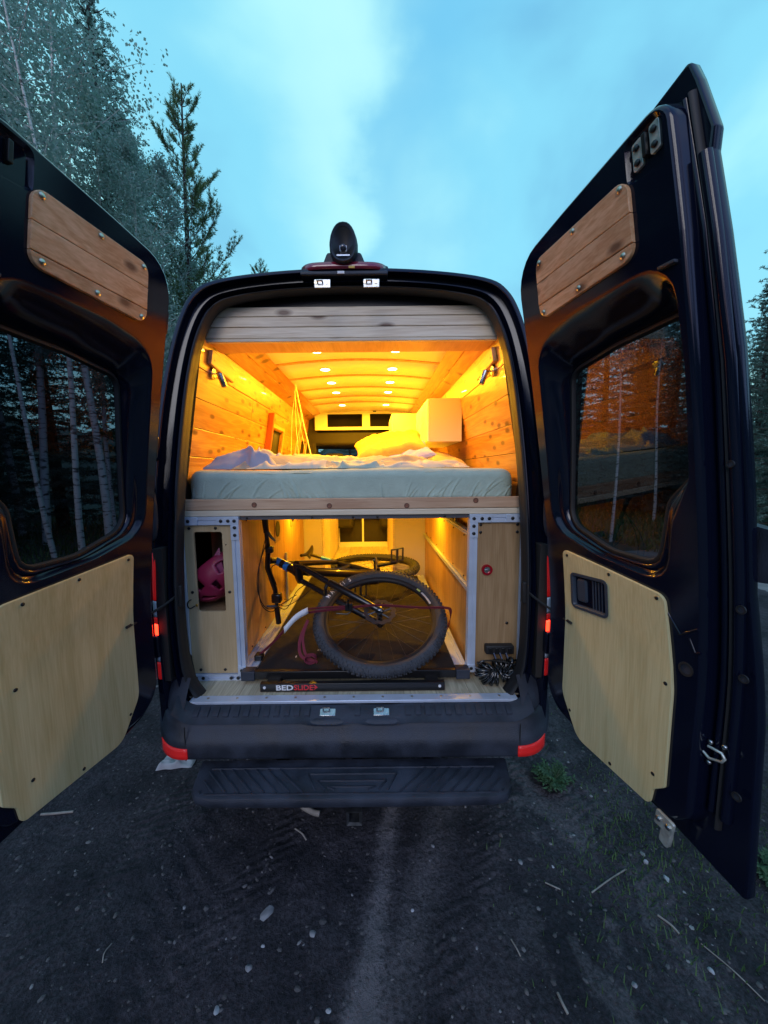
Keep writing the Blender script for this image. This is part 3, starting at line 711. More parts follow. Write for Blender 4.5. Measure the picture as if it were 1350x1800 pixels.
BOXP = [(.045, .735), (.61, .715), (.652, .76), (.656, 1.5), (.655, 2.0), (.650, 2.30), (.638, 2.588), (.3, 2.552), (.045, 2.52)]
BR = [.13, .03, .05, 0, .2, .2, .05, 0, .13]
LIP = [(.085, 1.515), (.30, 1.45), (.565, 1.415), (.585, 1.60), (.634, 1.72), (.637, 2.0), (.622, 2.262), (.30, 2.262), (.10, 2.225)]
LR = [.12, .3, .07, .09, .09, .3, .10, .3, .12]
GLS = [(.150, 1.54), (.35, 1.468), (.525, 1.462), (.545, 1.655), (.622, 1.745), (.628, 2.0), (.612, 2.168), (.35, 2.150), (.152, 2.115)]
GR = [.09, .2, .05, .05, .05, .2, .05, .2, .05]
def resample(P, n):
    L = [0]
    for i in range(len(P)): L.append(L[-1] + (P[(i + 1) % len(P)] - P[i]).length)
    R = []; j = 0
    for k in range(n):
        t = L[-1] * k / n
        while L[j + 1] < t: j += 1
        R.append(P[j].lerp(P[(j + 1) % len(P)], (t - L[j]) / max(1e-9, L[j + 1] - L[j])))
    return R
def align(P, Q, c=(.37, 1.83)):
    # resample both by angle about a centre, so that the loft does not twist
    def byang(P, n=110):
        R = []
        for k in range(n):
            a = -pi + 2 * pi * k / n; d = Vector((cos(a), sin(a))); best = None
            for i in range(len(P)):
                p = P[i] - Vector(c); q = P[(i + 1) % len(P)] - Vector(c); e = q - p; den = d.x * e.y - d.y * e.x
                if abs(den) < 1e-12: continue
                t = (p.x * e.y - p.y * e.x) / den; u = (p.x * d.y - p.y * d.x) / den
                if t > 0 and -1e-6 <= u <= 1 + 1e-6 and (best is None or t > best): best = t
            R.append(Vector(c) + d * best)
        return R
    return byang(P), byang(Q)
def make_door(side):
    fn = D(side)
    door = thing('rear_door', '', 'x', (side * .90, 1.60, 0))
    for k in ('label', 'category'): del door[k]
    door.parent = VAN; door.location = Vector((side * .90, 1.60, 0)) - WLOC[VAN.name]
    door['label'] = 'black rear door swung open beside the ' + ('left' if side < 0 else 'right') + ' pillar'
    lip, gl = align(roundpoly(LIP, LR), roundpoly(GLS, GR))
    edge = roundpoly(EDGE, ER); box = roundpoly(BOXP, BR)
    glo = offs(gl, -.03)
    # outer skin with its window hole
    m = MB()
    m.loft([[fn(p.x, p.y, a) for p in offs(edge, o)] for o, a in ((.012, -.040), (.004, -.037), (0, -.030), (0, -.010), (.002, -.006), (.006, -.005))], True)
    b = flat_with_holes(offs(edge, .012), [glo], -.040, fn); m.bm(b); b.free()
    b = flat_with_holes(offs(edge, .006), [offs(lip, -.02)], -.005, fn); m.bm(b); b.free()
    m.build('door_skin', PAINT, door, smooth=40, recalc=False)
    # inner pressing
    m = MB()
    m.loft([[fn(p.x, p.y, a) for p in offs(box, o)] for o, a in ((-.014, -.006), (-.010, .004), (-.006, .030), (-.003, .041), (.001, .047), (.006, .050))], True)
    LS = 0 if side > 0 else .0
    latchpad = roundpoly([(.525, 2.468), (.625, 2.458), (.622, 2.572), (.525, 2.566)], .02, 4)
    b = flat_with_holes(offs(box, .006), [lip, latchpad], .050, fn); m.bm(b); b.free()
    m.loft([[fn(p.x, p.y, .05) for p in latchpad], [fn(p.x, p.y, .045) for p in offs(latchpad, .004)], [fn(p.x, p.y, .036) for p in offs(latchpad, .010)]], True, False, True)
    gn_ = lambda z: .034 - .078 * (z - 1.47) / .7
    # rounded roll and deep wall round the window
    L = []
    for t, a in ((0, .050), (.05, .0495), (.12, .047), (.22, .041), (.34, .032), (.46, .026), (.60, .022), (.72, .017), (.84, .008), (.92, -.004), (.97, -.014)):
        L.append([fn(p.x * (1 - t) + q.x * t, p.y * (1 - t) + q.y * t, a + max(0, (t - .4) / .6) * gn_(p.y * (1 - t) + q.y * t)) for p, q in zip(lip, gl)])
    m.loft(L, True)
    m.build('inner_panel', PAINT, door, smooth=50, recalc=False)
    # rubber round the glass
    gn = lambda z: .034 - .078 * (z - 1.47) / .7
    m = MB(); m.loft([[fn(p.x, p.y, a + gn(p.y)) for p in offs(gl, o)] for o, a in ((-.006, -.012), (.0, -.006), (.008, -.006), (.012, -.014), (.012, -.022))], True)
    m.build('glass_seal', RUBBER, door, smooth=60)
    m = MB(); b = flat_with_holes(glo, [], -.020, lambda s, z, n: fn(s, z, n + gn(z))); m.bm(b); b.free()
    m.build('door_glass', TINT, door, recalc=False, smooth=180)
    # weather channels along the free edge
    for pts, w, h, mt, nm in (([(.679, .80), (.681, 1.45), (.678, 2.0), (.666, 2.30), (.642, 2.575)], .009, .014, PAINT, 'edge_channel'),
                          ([(.712, .80), (.709, 1.45), (.702, 2.0), (.686, 2.28), (.672, 2.45)], .011, .015, PAINT, 'edge_channel'),
                          ([(.696, .76), (.696, 1.45), (.691, 2.0), (.677, 2.30), (.655, 2.58)], .0055, .012, RUBBER, 'weather_strip')):
        q = []
        for i in range(len(pts) - 1):
            for k in range(8): q.append(Vector(pts[i]).lerp(Vector(pts[i + 1]), k / 8))
        q.append(Vector(pts[-1]))
        MB().tube([fn(p.x, p.y, -.002) for p in q], [w] * len(q), 10, flat=h / w, up=(-side, 0, 0)).build(nm, mt, door, smooth=70)
    # cedar panel of three boards
    CO = roundpoly([(.155, 2.288), (.535, 2.300), (.535, 2.488), (.165, 2.478)], .035, 6, .03)
    zc = [2.2, 2.335, 2.405, 2.6]
    for k in range(3):
        b = bmesh.new(); vs = [b.verts.new((p.x, p.y, 0)) for p in CO]; b.faces.new(vs)
        for z, keep in ((zc[k] + (.0012 if k else 0), 1), (zc[k + 1] - .0012, 0)):
            g = b.verts[:] + b.edges[:] + b.faces[:]
            bmesh.ops.bisect_plane(b, geom=g, plane_co=(0, z, 0), plane_no=(0, 1, 0), clear_inner=bool(keep), clear_outer=not keep)
        P = [Vector((v.co.x, v.co.y)) for v in b.faces[:][0].verts]; b.free()
        ar = sum(P[i - 1].x * P[i].y - P[i].x * P[i - 1].y for i in range(len(P)))
        if ar < 0: P.reverse()
        slab(P, .051, .061 + .0008 * (k == 1), fn, .0022).build('cedar_board', CED_D, door, recalc=True)
    for s, z in ((.185, 2.463), (.345, 2.470), (.512, 2.472), (.178, 2.305), (.345, 2.310), (.505, 2.318)):
        p = Vector(fn(s, z, .061)); q = Vector(fn(s, z, .07)) - p
        MB().disc(p, q, .0085, .002, 12, .003).build('screw', SCREWM, door)
    # birch plywood panel
    hole = roundpoly([(.195, 1.222), (.36, 1.238), (.36, 1.368), (.195, 1.355)], .016, 4)
    PE = .0 if side > 0 else .045
    PO = roundpoly([(.152, .84), (.245, .702), (.548 + PE, .706), (.556 + PE, .765), (.590 + PE, .80), (.590 + PE, 1.10), (.562 + PE, 1.385), (.35, 1.415), (.150, 1.440)], [.10, .06, .02, .025, .015, .3, .03, .3, .02], 6, .05)
    slab(PO, .051, .060, fn, .002, [hole] if side > 0 else []).build('plywood_panel', PLY_D, door)
    for s, z in ((.175, 1.42), (.37, 1.397), (.54, 1.372), (.168, 1.15), (.57, 1.12), (.20, .79), (.553, .815), (.40, .722)):
        p = Vector(fn(s, z, .060)); q = Vector(fn(s, z, .07)) - p
        MB().disc(p, q, .006, .001, 10, .002).build('screw', SATIN, door)
    if side > 0:
        # recessed pull with its release lever
        m = MB(); ho = offs(hole, .001)
        m.loft([[fn(p.x, p.y, a) for p in offs(hole, o)] for o, a in ((-.004, .061), (-.004, .064), (.006, .064), (.010, .058), (.014, .020))], True, False, True)
        hd = m.build('inside_handle', mat('grey_blue_plastic', (.035, .05, .075), .4), door, smooth=50)
        GB = mat('grey_blue_plastic')
        slab(roundpoly([(.215, 1.25), (.262, 1.254), (.262, 1.345), (.215, 1.338)], .012, 4), .022, .058, fn, .006).build('release_lever', GB, hd)
        for s in (.285, .298, .312, .326):
            slab(roundpoly([(s, 1.236), (s + .006, 1.237), (s + .006, 1.36), (s, 1.359)], .001, 2), .022, .052, fn, .001).build('handle_rib', GB, hd)
        for z in (1.262, 1.29, 1.318):
            slab(roundpoly([(.282, z), (.318, z), (.318, z + .006), (.282, z + .006)], .001, 2), .022, .050, fn, .001).build('handle_rib', GB, hd)
    # latch plates at the top of the door
    for s0, s1, z0, z1 in ((.540, .567, 2.490, 2.556), (.586, .612, 2.497, 2.562)) if side > 0 else ():
        slab(roundpoly([(s0, z0), (s1, z0 + .004), (s1, z1), (s0, z1 - .004)], .006, 3), .037, .044, fn, .001).build('latch_plate', ZINC, door)
        for z in (z0 + .016, z1 - .018):
            p = Vector(fn((s0 + s1) / 2, z, .044)); q = Vector(fn((s0 + s1) / 2, z, .06)) - p
            MB().disc(p, q, .0075, .005, 8, .002).build('latch_bolt', SATIN, door)
    slab(roundpoly([(.571, 2.502), (.583, 2.503), (.583, 2.552), (.571, 2.551)], .002, 2), .037, .052, fn, .002).build('latch_core', SATIN, door)
    # pressed grooves, plugs and bolts of the lower free side
    for P in ([(.565, 1.336), (.600, 1.285), (.648, 1.320)], [(.625, 1.285), (.640, 1.25), (.655, 1.255)]):
        MB().tube([fn(s, z, .050) for s, z in P], .0035, 8).build('pressed_bead', PAINT, door, smooth=70)
    for s, z, n_, r in ((.618, 1.19, .050, .020), (.722, 1.40, .012, .011), (.730, 1.22, .012, .011), (.738, .90, .012, .011), (.706, 1.76, .016, .009)):
        p = Vector(fn(s, z, n_)); q = Vector(fn(s, z, n_ + .01)) - p
        MB().ring(p, q, r, r * .72, .004, 20).build('grommet', RUBBER, door); MB().disc(p, q, r * .7, .0015, 16).build('plug', PLAST, door)
    for s, z in ((.672, 1.005), (.705, 1.015), (.672, .945)):
        p = Vector(fn(s, z, .018)); q = Vector(fn(s, z, .03)) - p
        MB().disc(p, q, .0065, .004, 10, .003).build('latch_screw', STEEL, door)
    MB().tube([fn(s, z, .024) for s, z in ((.640, .995), (.645, .975), (.675, .960), (.705, .973), (.711, .986), (.703, .996), (.670, .992))], .0038, 8).build('latch_spring', ZINC, door, smooth=70)
    # bottom catch
    if side > 0:
        m = slab(roundpoly([(.565, .665), (.620, .665), (.625, .71), (.570, .715)], .006, 3), .050, .058, fn, .002); ct = m.build('bottom_catch', ZINC, door)
        for s in (.58, .610):
            p = Vector(fn(s, .69, .058)); q = Vector(fn(s, .69, .07)) - p; MB().disc(p, q, .008, .004, 10, .003).build('catch_bolt', STEEL, ct)
        slab(roundpoly([(.580, .622), (.608, .612), (.615, .668), (.585, .668)], .008, 3), .040, .055, fn, .003).build('catch_hook', ZINC, ct)
    # wiper stub / bracket above the window
    slab(roundpoly([(.595, 2.238), (.637, 2.236), (.637, 2.244), (.595, 2.246)], .002, 2), .050, .062, fn, .002).build('cable_clip', PLAST, door)
    # outside grip moulding at the free edge
    if side > 0:
        gp = roundpoly([(.66, 1.46), (.757, 1.47), (.757, 1.60), (.66, 1.62)], .022, 5)
        m = MB(); m.loft([[fn(p.x, p.y, a) for p in offs(gp, o)] for o, a in ((0, -.041), (0, -.075), (.004, -.088), (.012, -.096), (.03, -.10))], True, True, True)
        m.build('outside_handle', PLAST, door, smooth=60)
    for z in (.98, 1.86, 2.35):
        slab(roundpoly([(.0, z - .045), (.05, z - .045), (.05, z + .045), (.0, z + .045)], .01, 3), -.02, .012, fn, .004).build('hinge_leaf', PAINT, door)
    return door
for sd_ in (-1, 1): make_door(sd_)

# ------------------------------------------------------------------ VAN INTERIOR LINING
def wallpt(side, t, out_=0.0):      # t runs up the sloping side wall, 0..1
    x = .880 + (.735 - .880) * t; z = 1.55 + (2.415 - 1.55) * t
    nx, nz = -.986, -.165           # inward normal
    return (side * (x + nx * out_), z + nz * out_)
for side in (-1, 1):
    wl_ = MB()
    L = []
    for y in (1.88, 5.15): L.append([(wallpt(side, 0, -.012)[0], y, wallpt(side, 0, -.012)[1]), (wallpt(side, 1, -.012)[0], y, wallpt(side, 1, -.012)[1])])
    wl_.loft(L, closed=False)
    lin = wl_.build('wall_lining', DARKIN, VAN, solid=.006)
    np_ = 6
    for k in range(np_):
        t0 = k / np_ + .0016; t1 = (k + 1) / np_ - .0016
        segs = [(1.88, 5.15)] if k % 2 else [(1.88, 3.9 - .3 * k), (3.903 - .3 * k, 5.15)]
        if k in (2, 3) and side < 0:      # window cubby cut out of these boards
            segs = [(1.88, 3.22), (3.58, 4.45), (4.8, 5.15)]
        for ya, yb_ in segs:
            m = MB(); vs = []
            for y in (ya, yb_):
                for t, o in ((t0, 0), (t0, .0112), (t0 + .003, .0125), (t1 - .003, .0125), (t1, .0112), (t1, 0)):
                    x, z = wallpt(side, t, o); vs.append((x, y, z))
            m.add(vs, [(0, 1, 7, 6), (1, 2, 8, 7), (2, 3, 9, 8), (3, 4, 10, 9), (4, 5, 11, 10), (0, 5, 4, 3, 2, 1), (6, 7, 8, 9, 10, 11)])
            m.build('plank', CED_W, lin, smooth=20)
    # sloping trim boards between wall and ceiling
    for (xa, za, xb, zb) in ((.733, 2.412, .650, 2.452), (.647, 2.4545, .562, 2.492)):
        m = MB(); vs = [(side * x, y, z + dz) for y in (2.124, 5.1) for x, z in ((xa, za), (xb, zb)) for dz in (0, .016)]
        m.add(vs, [(0, 1, 3, 2), (4, 5, 7, 6), (0, 1, 5, 4), (2, 3, 7, 6), (0, 2, 6, 4), (1, 3, 7, 5)])
        m.build('corner_board', CED_W, VAN, bevel=.002)
    # wood block that carries the header
    m = MB().tbox(0, .022, 1.955, 2.26, 2.305, 2.375, lambda a, y, z: (wallpt(side, (z - 1.55) / .865, .0135 + a)[0], y, z - (y - 1.955) * .08)).build('header_block', TRIMW, VAN, bevel=.004)
    for y in (1.99, 2.10, 2.2):
        z = 2.335 - (y - 1.955) * .08; x = wallpt(side, (z - 1.55) / .865, .0355)[0]
        MB().disc((x, y, z), (-side, 0, 0), .006, .001, 8).build('screw', SATIN, VAN)
# framed window cubbies in the left wall
for y0, y1 in ((3.22, 3.58), (4.45, 4.8)):
    fr = MB()
    zt, zb = 2.135, 1.80
    for a, b, c, d in ((y0 - .035, y0, zb, zt + .03), (y1, y1 + .035, zb, zt + .03), (y0, y1, zt, zt + .03)):
        fr.tbox(0, .022, a, b, c, d, lambda o, y, z: (wallpt(-1, (z - 1.55) / .865, .013 + o)[0], y, z))
    fr = fr.build('window_frame', TRIMW, VAN, bevel=.003)
    MB().tbox(-.02, -.012, y0, y1, zb, zt, lambda o, y, z: (wallpt(-1, (z - 1.55) / .865, o)[0], y, z)).build('window_blind', mat('brown_blind', (.12, .06, .03), .7), fr)
MB().tbox(0, .05, 3.10, 3.13, 1.78, 2.24, lambda o, y, z: (wallpt(-1, (z - 1.55) / .865, .013 + o)[0], y, z)).build('window_batten', mat('red_stained_wood', (.42, .10, .03), .4), VAN, bevel=.004)

# ceiling
def cz(x): return 2.492 + .034 * (1 - (x / .565) ** 2)
ys = [1.95, 2.64, 3.05, 3.46, 3.86, 4.18, 4.86]
for a, b in zip(ys[:-1], ys[1:]):
    m = MB(); m.grid(lambda u, v: (-.563 + 1.126 * u, a + .002 + (b - a - .004) * v, cz(-.563 + 1.126 * u)), 16, 1)
    m.build('ceiling_panel', WHITE, VAN, solid=.006, smooth=60)
for y in ys[1:-1]:
    m = MB(); m.loft([[(-.563 + 1.126 * i / 16, y + dy, cz(-.563 + 1.126 * i / 16) + dz) for i in range(17)] for dy, dz in ((-.019, -.001), (-.017, -.011), (.017, -.011), (.019, -.001))], closed=False)
    m.build('ceiling_batten', TRIMW, VAN, smooth=30)
# header: three cedar boards on the front, a thick soffit board behind
hd = MB().box(-.775, .775, 1.952, 2.12, 2.405, 2.562).build('header', TRIMW, VAN, bevel=.003)
for k, (z0, z1) in enumerate(((2.400, 2.416), (2.418, 2.470), (2.472, 2.520), (2.522, 2.566))):
    w = .765 if z1 < 2.5 else .755
    MB().box(-w, w, 1.930 - (.004 if k == 0 else 0), 1.9505, z0, z1).build('header_board', CED_H, hd, bevel=.003)

MB().box(-.66, .66, 1.956, 1.962, 2.5665, 2.64).build('header_filler', SATIN, VAN)
# bulkhead shelf over the cab
m = MB()
for x0, x1, z0, z1 in ((-.64, .64, 2.485, 2.54), (-.64, .64, 2.285, 2.322), (-.64, -.482, 2.322, 2.485), (-.037, .060, 2.322, 2.485), (.48, .64, 2.322, 2.485)):
    m.box(x0, x1, 4.80, 4.83, z0, z1)
sh = m.build('overcab_shelf', WHITE, VAN)
m = MB(); m.box(-.64, .64, 4.83, 5.15, 2.290, 2.30); m.box(-.66, .66, 5.14, 5.15, 2.28, 2.70); m.box(-.66, .66, 4.83, 5.15, 2.545, 2.555); m.build('shelf_box', DARKIN, sh)
MB().box(.10, .14, 4.79, 4.80, 2.505, 2.522).build('switch_plate', SATIN, sh, bevel=.002)

# ceiling downlights
rows = [2.43, 2.85, 3.26, 3.655, 4.33]
names = ['nearest the rear doors', 'second from the rear doors', 'third from the rear doors', 'fourth from the rear doors', 'farthest in, near the cab shelf']
RING = None
for i, y in enumerate(rows):
    for sx in (-1, 1):
        x = .25 * sx; z = cz(x) - .006
        t = thing('downlight', ('left' if sx < 0 else 'right') + ' lit round downlight of the ceiling row ' + names[i], 'ceiling light', (x, y, z), 'lit downlights in the white van ceiling')
        if RING is None:
            RING = MB().ring((x, y, z - .006), (0, 0, 1), .034, .042, .006, 24).build('trim_ring', WHITE, t)
            LENS = MB().disc((x, y, z - .0045), (0, 0, 1), .0338, .004, 24).build('lens', BULB, t)
            rc, lc = WLOC[RING.name] - Vector((x, y, z)), WLOC[LENS.name] - Vector((x, y, z))
        else:
            clone(RING, Vector((x, y, z)) + rc, t); clone(LENS, Vector((x, y, z)) + lc, t)
        ld = bpy.data.lights.get('downlight_lamp')
        if not ld:
            ld = bpy.data.lights.new('downlight_lamp', 'AREA'); ld.shape = 'DISK'; ld.size = .06; ld.energy = 9.0; ld.color = (1, .46, .012)
        if i > 2:
            ld = bpy.data.lights.get('front_downlight_lamp') or ld.copy(); ld.name = 'front_downlight_lamp'; ld.energy = 19
        lo = bpy.data.objects.new('downlight_lamp', ld); COL.objects.link(lo); lo.parent = t; lo.location = (0, 0, -.011)

# reading lamps
for sx in (-1, 1):
    x, z = wallpt(sx, (2.275 - 1.55) / .865, .0125); y = 2.02
    t = thing('reading_lamp', ('left' if sx < 0 else 'right') + ' brushed steel swivel reading lamp on the cedar wall', 'lamp', (x, y, z), 'steel reading lamps above the bed')
    MB().disc((x, y, z), (-sx, 0, -.16), .030, .014, 24, .004).build('wall_plate', STEEL, t)
    hx_, hy_ = x - sx * .055, y - .03
    MB().tube([(x - sx * .012, y, z), (x - sx * .035, y - .01, z - .004), (hx_, hy_, z - .012)], .0045, 8).build('arm', STEEL, t)
    MB().disc((hx_, hy_, z - .012), (0, -1, 0), .010, .010, 12).build('swivel', SATIN, t)
    d = Vector((-sx * .30, .1, -1)).normalized() if sx < 0 else Vector((-.35, -.05, -1)).normalized()
    p = Vector((hx_, hy_ - .004, z - .006))
    MB().tube([p, p + d * .004, p + d * .07, p + d * .073], [.010, .0155, .0155, .0135], 16).build('lamp_head', STEEL, t)

# overhead cabinets
def cab(x0, x1, y0, y1, z0, z1, label, cat='cabinet'):
    t = thing('overhead_cabinet', label, cat, (x0, y0, z0))
    MB().box(x0 + .016, x1, y0, y1, z0, z1).build('cabinet_box', GREYW, t, bevel=.002)
    n = 2; w = (y1 - y0) / n
    for k in range(n):
        o = MB().box(x0, x0 + .0145, y0 + k * w + .002, y0 + (k + 1) * w - .002, z0 + .003, z1 - .003).build('cabinet_door', WHITE, t, bevel=.002)
    return t
cab(.505, .762, 2.8, 3.55, 1.97, 2.285, 'larger white overhead cabinet on the right wall above the yellowish pillow')
cab(.293, .62, 3.9, 4.6, 2.152, 2.345, 'smaller white cabinet beyond the larger one, in front of the cab shelf')

# galley cabinets either side of the aisle
def galley(x0, x1, face, label):
    t = thing('galley_cabinet', label, 'cabinet', (x0, 3.54, .70))
    MB().box(x0, x1, 3.54, 5.0, .70, 1.52).build('cabinet_box', GREYW, t, bevel=.003)
    for k in range(3):
        a = 3.56 + k * .475
        MB().box(face - .009, face + .009, a, a + .47, .76, 1.50).build('cabinet_door', PALEP, t, bevel=.003)
galley(-.86, -.405, -.395, 'pale galley cabinet on the left of the lit aisle beyond the bike')
galley(.30, .86, .291, 'pale galley cabinet on the right of the lit aisle beyond the bike')
m = MB()
for x0, x1, z0, z1 in ((-.40, .30, 1.10, 1.16), (-.40, .30, .70, .765), (-.40, -.385, .765, 1.10), (-.07, -.045, .765, 1.10), (.285, .30, .765, 1.10)): m.box(x0, x1, 5.15, 5.17, z0, z1)
m.build('cab_step_frame', WHITE, VAN)
MB().box(-.40, .30, 5.20, 5.21, .72, 1.16).build('cab_step_panel', DARKIN, VAN)

# ------------------------------------------------------------------ BED PLATFORM (frame, boxes, garage walls)
BED = thing('bed_platform', 'raised bed frame of pine board, aluminium extrusion and plywood boxes over the garage', 'bed frame', (0, 1.8, .70))
def extr(p0, p1, wa, wb, a, b, name='extrusion', slot=.008, depth=.006, faces=(1, 1, 1, 1)):
    # slotted rectangular section wa x wb extruded from p0 to p1; a, b are the unit cross axes
    p0, p1, a, b = map(Vector, (p0, p1, a, b)); ha, hb = wa / 2, wb / 2; P = []
    def side(c, d, hc, hd, cuts):   # edge at +d running -c..+c
        P.append(-c * hc + d * hd)
        for q in cuts:
            P.extend([c * (q - slot / 2) + d * hd, c * (q - slot / 2) + d * (hd - depth), c * (q + slot / 2) + d * (hd - depth), c * (q + slot / 2) + d * hd])
    ca = [0] if wa < .05 else [-wa / 4, wa / 4]; cb = [0] if wb < .05 else [-wb / 4, wb / 4]
    side(-a, b, ha, hb, ca); side(-b, -a, hb, ha, cb); side(a, -b, ha, hb, ca); side(b, a, hb, ha, cb)
    m = MB(); m.loft([[p + q for q in P] for p in (p0, p1)], True, True, True)
    return m.build(name, ALU, BED, smooth=0)
X, Y, Z = (1, 0, 0), (0, 1, 0), (0, 0, 1)
BOLT = None
def bolt(x, y, z, nrm=(0, -1, 0), r=.0085):
    MB().disc((x, y, z), nrm, r, .003, 10, .002).build('bolt', SATIN, BED)
def plate(x0, x1, z0, z1, y=1.778):
    MB().box(x0, x1, y, y + .0045, z0, z1).build('bracket_plate', ALU, BED, bevel=.0015)
# left box
extr((-.575, 1.803, .73), (-.575, 1.803, 1.50), .04, .04, X, Y)
extr((-.848, 1.803, .73), (-.848, 1.803, 1.50), .03, .04, X, Y)
extr((-.862, 1.803, 1.52), (-.555, 1.803, 1.52), .04, .04, Z, Y)
extr((-.862, 1.803, .715), (-.555, 1.803, .715), .03, .04, Z, Y)
plate(-.862, -.755, 1.500, 1.540); plate(-.665, -.555, 1.500, 1.540); plate(-.596, -.555, 1.425, 1.4995)
for x in (-.84, -.80, -.66 + .02, -.605, -.575): bolt(x, 1.778, 1.52)
for z in (1.487, 1.45): bolt(-.575, 1.778, z)
plate(-.862, -.75, .700, .732); plate(-.862, -.835, .733, .80)
for x in (-.845, -.808, -.772, -.63, -.595): bolt(x, 1.778, .716)
for z in (.76, .79): bolt(-.848, 1.778, z)
plate(-.595, -.555, .733, .775); bolt(-.575, 1.778, .755)
def plyface(x0, x1, z0, z1, y, mt, hole=None, label=None):
    fn = lambda s, z, n: (s, y - n, z)
    P = roundpoly([(x0, z0), (x1, z0), (x1, z1), (x0, z1)], .002, 2, .2)
    hs = [roundpoly([(hole[0], hole[2]), (hole[1], hole[2]), (hole[1], hole[3]), (hole[0], hole[3])], .012, 4, .2)] if hole else []
    return slab(P, 0, .012, fn, .0015, hs).build('plywood_front', mt, BED, label=label)
plyface(-.832, -.5965, .7325, 1.499, 1.808, PLY_X, (-.785, -.645, 1.060, 1.465), 'pale plywood front with a tall rounded cutout')
for x, z in ((-.805, 1.483), (-.675, 1.483), (-.808, 1.16), (-.622, 1.16), (-.79, .752), (-.665, .752)): bolt(x, 1.796, z, r=.0075)
bolt(-.628, 1.796, 1.40, r=.003)
# right box
extr((.588, 1.803, .73), (.588, 1.803, 1.50), .04, .04, X, Y)
extr((.832, 1.803, .73), (.832, 1.803, 1.50), .02, .04, X, Y)
extr((.568, 1.803, 1.52), (.845, 1.803, 1.52), .04, .04, Z, Y)
plate(.568, .675, 1.500, 1.540); plate(.745, .845, 1.500, 1.540); plate(.568, .609, 1.425, 1.4995); plate(.568, .609, .733, .775)
for x in (.588, .627, .662, .775, .815): bolt(x, 1.778, 1.52)
for z in (1.483, 1.447): bolt(.588, 1.778, z)
bolt(.588, 1.778, .755)
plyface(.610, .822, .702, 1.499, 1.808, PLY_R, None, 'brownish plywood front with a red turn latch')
for x, z in ((.626, 1.487), (.626, 1.45), (.806, 1.487), (.806, 1.45), (.768, .985), (.627, .775), ): bolt(x, 1.796, z, r=.0075)
rl = MB().ring((.660, 1.796, 1.262), (0, -1, 0), .016, .0265, .012, 28).build('turn_latch', mat('red_anodised', (.55, .01, .03), .25, metal=.6), BED)
MB().disc((.660, 1.796, 1.262), (0, -1, 0), .016, .006, 20).build('latch_cup', STEEL, rl)
MB().box(.646, .674, 1.781, 1.790, 1.258, 1.266).build('latch_tab', STEEL, rl, bevel=.002)
# box interiors
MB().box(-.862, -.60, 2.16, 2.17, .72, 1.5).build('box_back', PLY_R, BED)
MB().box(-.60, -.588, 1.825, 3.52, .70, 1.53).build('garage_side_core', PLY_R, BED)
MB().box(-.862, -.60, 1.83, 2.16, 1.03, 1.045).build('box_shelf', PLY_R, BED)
# garage side walls: plywood sheets with recessed joints and slotted rails
for y0, y1 in ((1.825, 2.742), (2.748, 3.52)):
    MB().box(-.5875, -.577, y0, y1, .775, 1.532).build('garage_panel', GARP, BED, bevel=.001)
extr((-.572, 1.825, .752), (-.572, 3.52, .752), .03, .04, X, Z)
extr((-.565, 2.745, .78), (-.565, 2.745, 1.15), .012, .03, X, Y)
for y, z in ((2.56, 1.36), (3.05, 1.40), (3.3, 1.42)):
    o = MB().box(-.577, -.573, y - .07, y + .07, z - .09, z + .09).build('port_frame', PLY_R, BED, bevel=.001)
    MB().disc((-.573, y, z), (1, 0, 0), .055, .003, 24).build('port_disc', DARKIN, o)
for y in (1.95, 2.2, 2.5, 2.7, 2.9, 3.2, 3.45):
    for z in (.80, .83): bolt(-.577, y, z if z < .81 else 1.5, (1, 0, 0), .005)
for z0, z1 in ((.70, 1.135), (1.16, 1.425)):
    MB().box(.592, .602, 1.825, 3.52, z0, z1).build('garage_panel', GARP, BED, bevel=.001)
for z in (1.1475, 1.4375):
    extr((.588, 1.825, z), (.588, 3.52, z), .03, .022, X, Z, slot=.005)
    for y in (1.98, 2.25, 2.55, 2.85, 3.15, 3.4): 
        bolt(.592, y, z - .032, (-1, 0, 0), .0045); bolt(.592, y, z + .032, (-1, 0, 0), .0045)
for y in (2.2, 2.9): MB().box(.590, .604, y, y + .03, 1.45, 1.532).build('divider', PLY_X, BED)
MB().box(.845, .855, 1.83, 3.5, .70, 1.53).build('box_back', PLY_R, BED)
for z in (1.22, 1.07, .82):
    MB().box(.566, .5675, 1.80, 1.81, z, z + .12).build('slot_cover', ALU, BED)
# platform, front board and steel angle
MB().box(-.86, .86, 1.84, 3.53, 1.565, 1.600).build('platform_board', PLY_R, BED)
for k in range(6):
    MB().box(-.57, .57, 1.95 + k * .28, 2.03 + k * .28, 1.545, 1.5645).build('slat', PLY_X, BED)
MB().box(-.858, .828, 1.790, 1.826, 1.571, 1.624).build('front_board', PINE, BED, bevel=.004)
MB().box(-.858, .828, 1.787, 1.826, 1.541, 1.5695).build('front_board', PALEP, BED, bevel=.004, label='pale lower edge board')
MB().box(-.555, .568, 1.80, 1.83, 1.522, 1.5405).build('steel_angle', mat('dull_steel', (.12, .12, .13), .45, metal=.7), BED)
for x in (-.52, -.2, .0, .12, .45): bolt(x, 1.80, 1.531, r=.006)
def knot(x, z):
    k = MB().disc((x, 1.790, z), (0, -1, 0), .009, .0008, 14).build('knot', mat('knot_wood', (.23, .09, .05), .5, vary=.5, vscale=90), BED)
    MB().ring((x, 1.7895, z), (0, -1, 0), .009, .013, .0008, 16).build('knot_ring', mat('knot_dark', (.12, .05, .03), .5), BED)
knot(-.478, 1.596); knot(-.113, 1.588); knot(.263, 1.585); knot(.598, 1.607)
